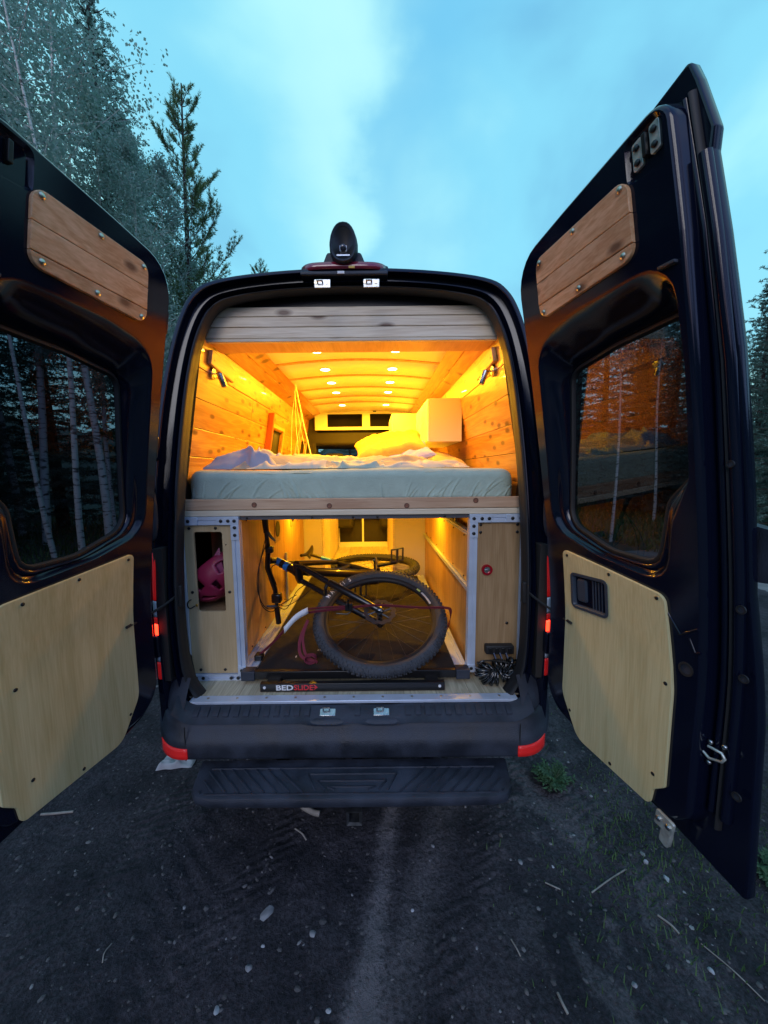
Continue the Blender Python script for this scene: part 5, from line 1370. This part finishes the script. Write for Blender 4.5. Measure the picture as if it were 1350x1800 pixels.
HO = thing('coiled_hose', 'glossy black coiled hose heaped on the floor below the right plywood box', 'hose', (.70, 1.73, .705))
GLB = mat('glossy_black_hose', (.006, .007, .008), .12, coat=1)
rr = random.Random(5); pts = []
for i in range(1500):
    t = i / 1500; a = t * 2 * pi * 1.35 + 2.4; b_ = t * 2 * pi * 30
    Rx, Rz = .070 + .010 * sin(3 * a), .032 + .006 * sin(2 * a + 1); mr = .036 + .006 * sin(a * 3.1)
    cx_ = .705 + Rx * cos(a); cz_ = .768 + Rz * sin(a)
    pts.append((cx_ + mr * cos(b_) * cos(a), 1.722 + mr * .62 * sin(b_) + .014 * (t - .5), max(.7105, cz_ + mr * cos(b_) * sin(a + .5) + .008 * sin(b_ * .37))))
MB().tube(pts, .0062, 7).build('hose', GLB, HO, smooth=180)
MB().tube(bez([(.63, 1.71, .80), (.60, 1.70, .82), (.62, 1.69, .84), (.69, 1.70, .835), (.76, 1.70, .82), (.78, 1.71, .78)]), .0046, 6).build('hose_end', GLB, HO, smooth=180)
BXT = thing('hose_holder', 'small black storage holder standing on the coiled hose by the right plywood box', 'holder', (.73, 1.78, .83))
MB().box(.655, .795, 1.755, 1.7945, .838, .882).build('holder_body', RUBBER, BXT, bevel=.006)
for k in range(4): MB().box(.668 + k * .032, .686 + k * .032, 1.748, 1.754, .842, .874).build('holder_rib', SATIN, BXT, bevel=.002)
for k in range(3): MB().tube(bez([(.69 + .03 * k, 1.75, .85), (.70 + .03 * k, 1.735, .82), (.715 + .03 * k, 1.74, .79)]), .006, 6).build('holder_strap', GLB, BXT)

# ------------------------------------------------------------------ STONES, STICKS, WEED
STONE = [mat('stone_grey', (.20, .20, .21), .8, vary=.3, vscale=30), mat('stone_pale', (.30, .31, .33), .75, vary=.2, vscale=30), mat('stone_dark', (.10, .09, .085), .85, vary=.3, vscale=30)]
def stone(x, y, rx, ry, rz, mt, label, seed):
    R = random.Random(seed); b = bmesh.new(); bmesh.ops.create_icosphere(b, subdivisions=2, radius=1)
    a = R.random() * 6.28; ks = [(Vector((R.uniform(-1, 1), R.uniform(-1, 1), R.uniform(-1, 1))).normalized(), R.uniform(.55, .85)) for _ in range(7)]
    for v in b.verts:
        for n_, d in ks:
            q = v.co.dot(n_)
            if q > d: v.co -= n_ * (q - d)
        v.co = Vector((v.co.x * rx, v.co.y * ry, v.co.z * rz)); v.co = Matrix.Rotation(a, 3, 'Z') @ v.co
        v.co += Vector((x, y, gz(x, y) + rz * .05))
    m = MB(); m.bm(b); b.free()
    o = m.build('stone', STONE[mt], None, smooth=28); tag(o, label, 'stone', 'stones lying on the dirt behind the van')
stone(-.342, 1.292, .034, .022, .012, 0, 'largest flat grey stone on the dirt left of the pale dust streaks', 1)
stone(-.144, 1.223, .016, .011, .008, 0, 'flat grey stone just right of the largest stone', 2)
stone(-.358, 1.132, .013, .015, .010, 0, 'rounded mid grey stone nearer the camera than the largest stone', 3)
stone(-.325, 1.191, .006, .008, .006, 1, 'small bright pebble between the largest stone and the rounded one', 4)
stone(.242, 1.298, .009, .007, .006, 1, 'small pale blue stone on the edge of the dust streak', 5)
stone(.744, 1.475, .015, .010, .008, 0, 'oval grey stone below the right corner of the rear step', 6)
stone(.700, 1.60, .014, .010, .010, 2, 'dark stone just behind the right corner of the rear step', 7)
stone(1.345, 1.407, .016, .013, .010, 1, 'pale broken stone under the bottom catch of the right door', 8)
stone(.980, 1.084, .010, .010, .008, 0, 'round grey pebble near the right foreground stick', 9)
stone(1.264, 1.108, .009, .011, .008, 1, 'pale pebble in the right foreground beside the long twig', 10)
stone(.362, 1.555, .012, .009, .007, 0, 'grey pebble between the two dust streaks near the step', 11)
stone(-.06, 1.02, .010, .008, .006, 1, 'white chip near the middle bottom edge of the picture', 12)
stone(-.95, 1.30, .012, .009, .007, 2, 'dark pebble in the smooth dirt at the far left', 13)
stone(-.43, 1.03, .010, .013, .006, 1, 'pale chip in the left foreground', 14)
stone(1.30, 1.47, .012, .010, .014, 1, 'pale stone nearest the bottom catch of the right door', 15)
stone(.88, 1.46, .008, .007, .006, 1, 'tiny white pebble right of the oval grey stone', 16)
stone(.60, 1.06, .008, .010, .006, 2, 'dark pebble left of the pale foreground stick', 17)
STK = mat('dry_twig', (.23, .205, .18), .8, vary=.3, vscale=20)
def twig(pts, r, label, m=STK):
    o = MB().tube(bez([(x, y, gz(x, y) + r * .7 + dz) for x, y, dz in pts], 6), r, 6).build('twig', m, None, smooth=80)
    tag(o, label, 'twig', 'dry twigs on the dirt')
twig([(.995, 1.36, 0), (1.10, 1.405, .004), (1.193, 1.442, 0)], .003, 'straight pale twig on the dirt left of the right door bottom')
twig([(.704, 1.058, 0), (.706, 1.035, .003), (.713, 1.01, 0)], .0045, 'short pale stick standing out in the right foreground')
twig([(1.297, 1.186, 0), (1.34, 1.11, .004), (1.379, 1.038, 0)], .0022, 'long thin twig at the right foreground edge')
twig([(1.20, 1.27, 0), (1.23, 1.24, .003), (1.24, 1.215, 0)], .004, 'short grey stick above the long thin twig')
twig([(.82, 1.40, 0), (.85, 1.38, .003), (.87, 1.372, 0)], .0028, 'small bent twig right of the oval grey stone')
twig([(-1.64, 1.74, 0), (-1.56, 1.735, .003), (-1.48, 1.75, 0)], .006, 'pale stick on the dirt below the left door')
twig([(.60, 1.2, 0), (.61, 1.17, .002), (.615, 1.15, 0)], .0028, 'small pale twig beside the second dust streak')
twig([(-.90, 1.21, 0), (-.905, 1.18, .002), (-.895, 1.155, 0)], .0022, 'thin bent twig in the smooth dirt on the left')
twig([(-.33, 1.80, 0), (-.28, 1.75, .006), (-.22, 1.72, .002), (-.19, 1.715, 0)], .014, 'thick weathered stick lying under the rear step')
twig([(-.30, 1.64, 0), (-.26, 1.61, .004), (-.235, 1.585, 0)], .004, 'thin broken stick below the thick weathered stick')
rag = rumple('fallen_rag', -1.20, -1.0, 2.02, 2.16, lambda x, y: .012 + 0 * x, mat('pale_rag', (.30, .31, .33), .8), None, 40, 30, 14, .03, 44, zb=gz(-1.1, 2.1))
tag(rag, 'pale crumpled rag on the dirt below the left bumper corner', 'rag')

GRN = mat('weed_leaf', (.050, .11, .045), .5, vary=.35, vscale=30, transl=.3)
GRS = mat('grass_blade', (.06, .12, .035), .6, vary=.4, vscale=3, transl=.3)
def leafq(m, p, d, up, L, w):
    d = d.normalized(); sd = d.cross(up).normalized()
    m.add([p, p + d * L * .45 + sd * w, p + d * L + Vector((0, 0, -L * .18)), p + d * L * .45 - sd * w, p + d * L * .5 + up * w * .5], [(0, 1, 4), (1, 2, 4), (2, 3, 4), (3, 0, 4)])
def weed(x, y, R, n, label, seed):
    rr = random.Random(seed); z = gz(x, y); t = thing('weed_plant', label, 'weed', (x, y, z)); st = MB(); m = MB()
    for i in range(n):
        a = rr.random() * 6.28; el = rr.uniform(.1, 1.0); L = R * rr.uniform(.45, 1.0)
        d = Vector((cos(a) * cos(el), sin(a) * cos(el), sin(el)))
        p0 = Vector((x, y, z)); p1 = p0 + d * L * .55; p2 = p1 + Vector((d.x, d.y, d.z * .25)) * L * .45
        st.tube([p0, p1, p2], [.0018, .0014, .0008], 4)
        for q in (.35, .5, .65, .8, .95):
            p = p0.lerp(p2, q) + Vector((0, 0, .01))
            for s in (-1, 1):
                b_ = a + s * rr.uniform(.4, 1.1); leafq(m, p, Vector((cos(b_), sin(b_), rr.uniform(-.1, .5))), Z3, R * rr.uniform(.16, .30), R * .055)
    m.build('leaves', GRN, t, smooth=0, recalc=False); st.build('stems', GRN, t)
Z3 = Vector((0, 0, 1))
weed(1.11, 1.92, .125, 46, 'low leafy weed on the dirt between the bumper and the right door', 1)
weed(1.80, 1.46, .12, 30, 'green weed at the right edge below the open door', 2)
weed(1.98, 1.95, .12, 26, 'small weed beyond the free edge of the right door', 3)
def grass(name, n, area, hmin, hmax, label, seed, w=.0022):
    rr = np.random.default_rng(seed); v = []; f = []
    for i in range(n):
        x, y = area(rr); h = rr.uniform(hmin, hmax); a = rr.random() * 6.28; l = rr.uniform(.2, .9) * h; z = gz(x, y) 
        dx, dy = cos(a), sin(a); b = len(v)
        v += [(x - dy * w, y + dx * w, z), (x + dy * w, y - dx * w, z), (x + dx * l * .4 + dy * w * .7, y + dy * l * .4 - dx * w * .7, z + h * .6), (x + dx * l * .4 - dy * w * .7, y + dy * l * .4 + dx * w * .7, z + h * .6), (x + dx * l, y + dy * l, z + h)]
        f += [(b, b + 1, b + 2, b + 3), (b + 3, b + 2, b + 4)]
    me = bpy.data.meshes.new(name); me.from_pydata(v, [], f); me.materials.append(GRS); o = link(name, me); tag(o, label, 'grass', kind='stuff')
def a1(r):
    c = [(1.28, 1.5, .16), (1.45, 1.75, .2), (1.75, 1.5, .25), (2.2, 2.2, .4), (1.15, 1.25, .2), (2.5, 1.4, .4)][r.integers(6)]
    return c[0] + r.normal() * c[2], c[1] + r.normal() * c[2]
grass('grass_tufts', 2600, a1, .008, .035, 'sparse short grass in the dirt by the right door', 1)
def a2(r):
    return r.uniform(6, 26), r.uniform(7.5, 22)
grass('roadside_grass', 26000, a2, .06, .22, 'green verge grass beyond the right door', 2, .02)
def a3(r):
    return -r.uniform(3.5, 14), r.uniform(1.5, 16)
grass('left_grass', 9000, a3, .05, .20, 'undergrowth seen through the left door window', 3, .015)
MB().grid(lambda u, v: (4.5 + 22 * u, 4.0 + 3.8 * v + 2.2 * u * (1 + .4 * v), -.028 + .0 * v), 14, 4).build('gravel_road', mat('pale_gravel', (.17, .16, .155), .85, vary=.35, vscale=2.5, bump=.8, bscale=30), smooth=0).__setitem__('kind', 'structure')

# ------------------------------------------------------------------ TREES
LEAFA = mat('aspen_leaf', (.24, .36, .31), .5, vary=.25, vscale=1.5, transl=.42)
LEAFP = mat('pine_needles', (.10, .17, .06), .55, vary=.3, vscale=1.2, transl=.25)
LEAFS = mat('spruce_needles', (.085, .15, .12), .6, vary=.35, vscale=1.0, transl=.2)
BARKP = mat('pine_bark', (.055, .040, .035), .9, bump=.8, bscale=20, vary=.4, vscale=6)
def aspen_bark():
    m = bpy.data.materials.new('aspen_bark'); m.use_nodes = True; N = m.node_tree.nodes; L = m.node_tree.links; b = N['Principled BSDF']; b.inputs['Roughness'].default_value = .7
    t = N.new('ShaderNodeTexCoord'); mp = N.new('ShaderNodeMapping'); mp.inputs['Scale'].default_value = (4, 4, 14); L.new(t.outputs['Object'], mp.inputs[0])
    z = N.new('ShaderNodeTexNoise'); z.inputs['Scale'].default_value = 1.4; z.inputs['Detail'].default_value = 5; L.new(mp.outputs[0], z.inputs['Vector'])
    r = N.new('ShaderNodeValToRGB'); L.new(z.outputs[0], r.inputs[0]); r.color_ramp.elements[0].position = .36; r.color_ramp.elements[0].color = (.05, .05, .045, 1); r.color_ramp.elements[1].position = .47; r.color_ramp.elements[1].color = (.55, .56, .52, 1)
    L.new(r.outputs[0], b.inputs['Base Color']); MATS['aspen_bark'] = m; return m
BARKA = aspen_bark()
def quads(P, Dm, Lm, Wm, r):
    # leaf-sized diamond faces at points P
    n = len(P); d = Dm / np.linalg.norm(Dm, axis=1, keepdims=True); q = r.normal(size=(n, 3)); s = np.cross(d, q); s /= np.linalg.norm(s, axis=1, keepdims=True)
    a = P; b = P + d * Lm[:, None] * .5 + s * Wm[:, None]; c = P + d * Lm[:, None]; e = P + d * Lm[:, None] * .5 - s * Wm[:, None]
    V = np.stack([a, b, c, e], 1).reshape(-1, 3); F = np.arange(4 * n).reshape(n, 4); return V, F
def np_mesh(name, V, F, m):
    me = bpy.data.meshes.new(name); me.vertices.add(len(V)); me.vertices.foreach_set('co', V.astype('f').ravel())
    me.loops.add(F.size); me.loops.foreach_set('vertex_index', F.astype('i').ravel()); me.polygons.add(len(F)); me.polygons.foreach_set('loop_start', np.arange(0, F.size, F.shape[1], dtype='i'))
    me.update(calc_edges=True); me.validate(); me.materials.append(m); return me
def aspen_mesh(seed, h, leaves, cr, base=.35, r0=.11, lsz=.05):
    R = random.Random(seed); r = np.random.default_rng(seed)
    tr = MB(); lx, ly = R.uniform(-.05, .05), R.uniform(-.05, .05)
    def axis(t): return Vector((lx * h * t + .12 * sin(t * 7 + seed), ly * h * t + .10 * sin(t * 5 + 2 * seed), h * t))
    tr.tube([axis(k / 14) for k in range(15)], [r0 * (1 - .93 * (k / 14) ** .9) for k in range(15)], 9)
    P = []; Dd = []
    nb = 46
    for i in range(nb):
        t = base + (1 - base) * (i + R.random()) / nb; a = R.random() * 6.28; env = (sin(pi * min(1, .12 + (t - base) / (1 - base) * .92)) ** .6) * R.uniform(.55, 1.15)
        L = cr * env; p0 = axis(t); up = R.uniform(.35, .95)
        pts = [p0]; d = Vector((cos(a), sin(a), up)).normalized()
        for k in range(4): d = (d + Vector((R.uniform(-.25, .25), R.uniform(-.25, .25), R.uniform(-.05, .15)))).normalized(); pts.append(pts[-1] + d * L / 4)
        tr.tube(pts, [r0 * .22 * (1 - t * .6), r0 * .16 * (1 - t * .6), .010, .006, .003], 5)
        nl = int(leaves / nb)
        for _ in range(nl // 9 + 1):
            q = R.uniform(.22, 1.0) * 4; k = min(3, int(q)); c = pts[k].lerp(pts[k + 1], q - k) + Vector((R.gauss(0, .17), R.gauss(0, .17), R.gauss(0, .15))) * (L / 1.3)
            for _ in range(9): P.append(c + Vector((R.gauss(0, .11), R.gauss(0, .11), R.gauss(0, .12))))
    P = np.array([tuple(p) for p in P]); n = len(P); Dm = r.normal(size=(n, 3)) + [0, 0, -.5]
    V, F = quads(P, Dm, r.uniform(.8, 1.3, n) * lsz * 1.15, r.uniform(.4, .6, n) * lsz, r)
    return tr, V, F
def pine_mesh(seed, h, cr, dens=1.0, spruce=False, base=.12):
    R = random.Random(seed); r = np.random.default_rng(seed); tr = MB()
    def axis(t): return Vector((.10 * sin(t * 3 + seed), .08 * sin(t * 4 + seed * 2), h * t))
    r0 = .013 * h
    tr.tube([axis(k / 16) for k in range(17)], [r0 * (1 - .95 * k / 16) + .008 for k in range(17)], 8)
    P = []; Dd = []; Ls = []
    t = base
    while t < .985:
        nb = R.choice((3, 4, 5)) if not spruce else 7
        a0 = R.random() * 6.28
        for i in range(nb):
            a = a0 + 2 * pi * i / nb + R.uniform(-.4, .4); prof = (1 - t) ** (.75 if not spruce else .9)
            L = cr * (prof * 1.0 + .06) * (R.uniform(.45, 1.2) if not spruce else R.uniform(.75, 1.1))
            up = (.15 + .75 * t if not spruce else -.15 + .5 * t)
            pts = [axis(t)]; d = Vector((cos(a), sin(a), up)).normalized()
            for k in range(5):
                d = (d + Vector((R.uniform(-.15, .15), R.uniform(-.15, .15), .10 if not spruce else .05))).normalized(); pts.append(pts[-1] + d * L / 5)
            tr.tube(pts, [.012 * h / 10 * (1 - .14 * k) for k in range(5)] + [.004], 5)
            ntw = max(3, int(L * (7 if not spruce else 9) * dens))
            for j in range(ntw):
                q = (.25 + .75 * (j + R.random()) / ntw) * 5 if not spruce else (.08 + .92 * (j + R.random()) / ntw) * 5; k = min(4, int(q)); c = pts[k].lerp(pts[k + 1], q - k)
                sa = R.choice((-1, 1)) * R.uniform(.5, 1.3); sl = R.uniform(.10, .34) * (.6 + .4 * L)
                dd = (Matrix.Rotation(sa, 3, 'Z') @ (pts[k + 1] - pts[k]).normalized() + Vector((0, 0, R.uniform(.0, .5) if not spruce else R.uniform(-.5, .1)))).normalized()
                e = c + dd * sl
                tr.tube([c, e], [.005, .003], 3, cap=False)
                for s_ in range(3 if not spruce else 4):
                    cc = c.lerp(e, (s_ + 1) / (3 if not spruce else 4))
                    for _ in range(int((13 if not spruce else 10))):
                        nd = (dd * (1.1 if not spruce else .6) + Vector((R.gauss(0, .7), R.gauss(0, .7), R.gauss(.15, .6)))).normalized()
                        P.append(tuple(cc)); Dd.append(tuple(nd)); Ls.append(R.uniform(.07, .14) if not spruce else R.uniform(.05, .10))
        t += R.uniform(.022, .045) if not spruce else R.uniform(.020, .030)
    P = np.array(P); V, F = quads(P, np.array(Dd), np.array(Ls), np.full(len(P), .0065 if not spruce else .009), r)
    return tr, V, F
TREES = {}
def tree(kind, key, x, y, label, s=1.0, rot=0, lean=(0, 0), builder=None, group=None):
    name = {'a': 'aspen_tree', 'p': 'pine_tree', 's': 'spruce_tree'}[kind]
    t = thing(name, label, 'tree', (x, y, -.05), group)
    if key not in TREES:
        tr, V, F = builder(); lm = LEAFA if kind == 'a' else LEAFP if kind == 'p' else LEAFS
        a = tr.build('trunk', BARKA if kind == 'a' else BARKP, None, smooth=60, recalc=False)
        ctr = a.location.copy()
        c = bpy.data.objects.new('crown', np_mesh('crown', V, F, lm)); COL.objects.link(c)
        TREES[key] = (a, c, ctr)
        a.parent = t; c.parent = t
    else:
        a0, c0, ctr = TREES[key]
        a = a0.copy(); c = c0.copy(); COL.objects.link(a); COL.objects.link(c); a.parent = t; c.parent = t
    t.scale = (s, s, s); t.rotation_euler = (lean[0], lean[1], rot)
    return t
B = {'b1': lambda: aspen_mesh(11, 12, 6000, 1.2, .55, .062),
     'a1': lambda: aspen_mesh(1, 14, 15000, 2.1, .30, .095, .058), 'a2': lambda: aspen_mesh(2, 12, 11000, 1.6, .35, .075, .055), 'a3': lambda: aspen_mesh(5, 13, 13000, 1.9, .28, .085, .058),
     'p1': lambda: pine_mesh(3, 13.2, 3.3, 2.1), 's1': lambda: pine_mesh(7, 15, 2.6, .8, True, .06), 's2': lambda: pine_mesh(9, 11, 2.1, .8, True, .04)}
def T(kind, key, x, y, label, **k): return tree(kind, key, x, y, label, builder=B[key], **k)
T('p', 'p1', -5.35, 12.0, 'sparse dark pine with tufted branches standing alone against the sky left of the van roof', s=.985, rot=.6)
T('a', 'a1', -6.6, 9.0, 'tall pale barked aspen above the left door with its trunk showing through the leaves', s=1.05)
T('a', 'a3', -8.4, 9.6, 'leafy aspen rising out of the top left corner', s=1.2, rot=1.3)
T('s', 's1', -8.2, 12.6, 'tall dark spruce behind the leafy aspens at upper left', s=1.15)
T('a', 'a2', -6.9, 12.5, 'slender pale aspen between the tall spruce and the lone pine', s=1.08, rot=2)
T('a', 'a2', -5.6, 10.2, 'short leafy aspen in front of the lone pine', s=.80, rot=4)
T('a', 'a3', -7.4, 10.6, 'broad aspen filling the gap left of the lone pine', s=.88, rot=5)
T('a', 'a1', -9.8, 7.4, 'aspen crown at the left picture edge above the door', s=1.1, rot=3)
T('a', 'a3', -4.75, 12.9, 'young aspen crown just right of the lone pine, over the van roof corner', s=.62, rot=2.2)
T('s', 's2', -6.9, 15.0, 'low spruce behind the lone pine', s=.95, rot=1)
T('p', 'p1', -4.6, 16.5, 'low pine showing its top just over the left corner of the van roof', s=.80, rot=3.4)
T('a', 'a2', -4.9, 13.8, 'pale young aspen close to the left roof corner of the van', s=.68, rot=1)
T('s', 's2', -10.6, 12.5, 'dark spruce deep in the woods at the upper left', s=1.3, rot=2)
T('a', 'a2', -6.35, 11.3, 'small pale aspen just left of the lone pine trunk', s=.86, rot=5.2)
T('a', 'a1', -7.6, 13.5, 'tall aspen backing the gap between the tall spruce and the lone pine', s=.90, rot=2.5)
T('a', 'a3', -6.0, 13.4, 'leafy aspen close behind the lone pine', s=.70, rot=.4)
T('a', 'a3', -10.5, 10.8, 'dense aspen filling the upper left corner behind the others', s=1.25, rot=3.3)
for i, (x, y, s_) in enumerate(((-5.5, 31, .9), (-2.0, 34, 1.0), (1.5, 32, .95), (4.5, 35, 1.0), (-9, 30, .9))):
    T('s', 's2', x, y, 'distant spruce ahead of the van, glimpsed through the windscreen', s=s_, rot=i, group='spruces ahead of the van')
T('p', 'p1', 10.2, 24.0, 'thin pine top showing in the gap between the van and the right door', s=.88, rot=2)
for i, (x, y, k, s) in enumerate(((-6.75, 7.9, 'b1', .9), (-5.85, 7.6, 'b1', 1.05), (-8.3, 6.6, 'b1', .85))):
    T('a', k, x, y, ('left leaning pale birch trunk', 'right thicker pale birch trunk', 'leftmost faint birch trunk')[i] + ' seen through the left door window', s=s, rot=i, lean=((0, -.13), (0, -.03), (0, -.10))[i])
T('a', 'b1', 6.0, 9.1, 'white birch trunk with forked twigs seen through the right door window', s=.62, rot=1)
T('a', 'b1', 9.6, 12.6, 'second white birch behind the right door window, beside the sky gap', s=.8, rot=2)
ring = [(19.5, 17.0, 's1', .62), (21.8, 20.5, 's2', 1.05), (17.8, 16.2, 'a2', .62), (23.5, 22.5, 's1', .80), (15.0, 17.0, 's2', .72), (12.5, 17.5, 's1', .52), (14.0, 20, 's1', .6), (11.0, 15.0, 's2', .62), (17.0, 21.5, 's1', .66), (10.5, 9.5, 's2', .85), (13.5, 11.5, 's1', .75), (12.5, 7.5, 's2', .95), (16.5, 12.5, 's1', .85), (20.0, 13.0, 's2', 1.1),
        (-9.5, 5.2, 's2', .9), (-11.5, 8.2, 's1', .8), (-10.2, 3.0, 's1', .85), (-12.5, 5.6, 's2', 1.2), (-9.0, 7.2, 's2', .7), (-13.5, 10.5, 's1', 1.0), (-8.6, 4.4, 'a2', .8), (-12.0, 1.0, 's1', .9),
        (-9, -2.5, 's1', .9), (-5.5, -7.5, 's2', 1.1), (-2.5, -9.5, 's1', .9), (1.5, -10.5, 'a1', .9), (4.5, -9.0, 's1', 1.0), (8.0, -7.0, 'a3', .9), (10.5, -3.0, 's2', 1.2), (12.5, 1.0, 's1', 1.0), (13.5, 4.2, 's2', 1.1), (9.5, -10.5, 's1', 1.1), (-7.5, -10.5, 's1', 1.1), (-11.5, -6.5, 'a1', 1.0)]
ring += [(8.6, 15.6, 's1', .80), (10.2, 16.4, 's1', .88), (12.2, 16.8, 's2', 1.15), (9.8, 19.0, 's1', .95), (11.8, 14.8, 's2', 1.0), (13.4, 18.5, 's1', 1.0), (-14.5, 14.5, 's1', 1.1), (-16, 9.0, 's2', 1.4), (-14.8, 4.0, 's1', 1.0), (-18, 6.5, 's1', 1.2), (-17.5, 12.5, 's2', 1.5), (-20, 16, 's1', 1.2), (-15.5, 2.0, 's2', 1.3), (-10.4, 9.4, 's2', .8), (-13.2, 7.2, 's2', .9),
         (15.8, 8.8, 's1', .9), (18.5, 9.8, 's2', 1.2), (14.6, 14.2, 's2', .8), (12.0, 13.6, 's2', .62), (17.0, 6.0, 's1', 1.0), (19.5, 15.0, 's1', .8), (22.5, 16.5, 's2', 1.2), (24.5, 19.5, 's1', .9)]
ring = [(x * 1.9, y * 1.9, k, s_) if (y < 1.2) else (x, y, k, s_) for x, y, k, s_ in ring]
def zone(x, y): return 'in the woods beyond the right door' if x > 6 and y > 5 else 'in the woods beyond the left door' if x < -6 and y > 1.2 else 'in the woods around the clearing behind the camera'
_o = ['first', 'second', 'third', 'fourth', 'fifth', 'sixth', 'seventh', 'eighth', 'ninth']
ords = _o + ['tenth', 'eleventh', 'twelfth', 'thirteenth', 'fourteenth', 'fifteenth', 'sixteenth', 'seventeenth', 'eighteenth', 'nineteenth', 'twentieth'] + ['twenty-' + q for q in _o] + ['thirtieth'] + ['thirty-' + q for q in _o]
for zn in sorted(set(zone(x, y) for x, y, k, s_ in ring)):
    L = sorted([q for q in ring if zone(q[0], q[1]) == zn], key=lambda q: atan2(q[0], q[1]))
    ca = cs = 0
    for i, (x, y, k, s_) in enumerate(L):
        al = k[0] == 'a'
        if al: ca += 1
        else: cs += 1
        lb = ('pale barked aspen ' if al else 'dark spruce ') + zn
        if 'behind' not in zn: lb += ', ' + ords[(ca if al else cs) - 1] + ' from the left'
        T('a' if al else 's', k, x, y, lb, s=s_, rot=i * 1.7, group=('aspens ' if al else 'spruces ') + zn)

# low wooded ridge round the clearing
def ridge(u, v):
    a = 2 * pi * u; r_ = 45 + 70 * v; h = 13 * sin(pi * min(1, v * 1.2)) ** 1.0 * (1 + .25 * sin(a * 5 + 1) + .12 * sin(a * 13)) * (1 - .55 * exp(-((sin(a / 2 - pi / 4)) / .35) ** 2))
    x, y = r_ * cos(a), r_ * sin(a)
    return (x, y, -.05 + h + (.9 * sin(x * 1.7) * sin(y * 1.3)) * min(1, v * 4))
MB().grid(ridge, 240, 14).build('hills', mat('wooded_hill', (.022, .036, .026), .95, vary=.5, vscale=.6, bump=1, bscale=2), smooth=60).__setitem__('kind', 'structure')
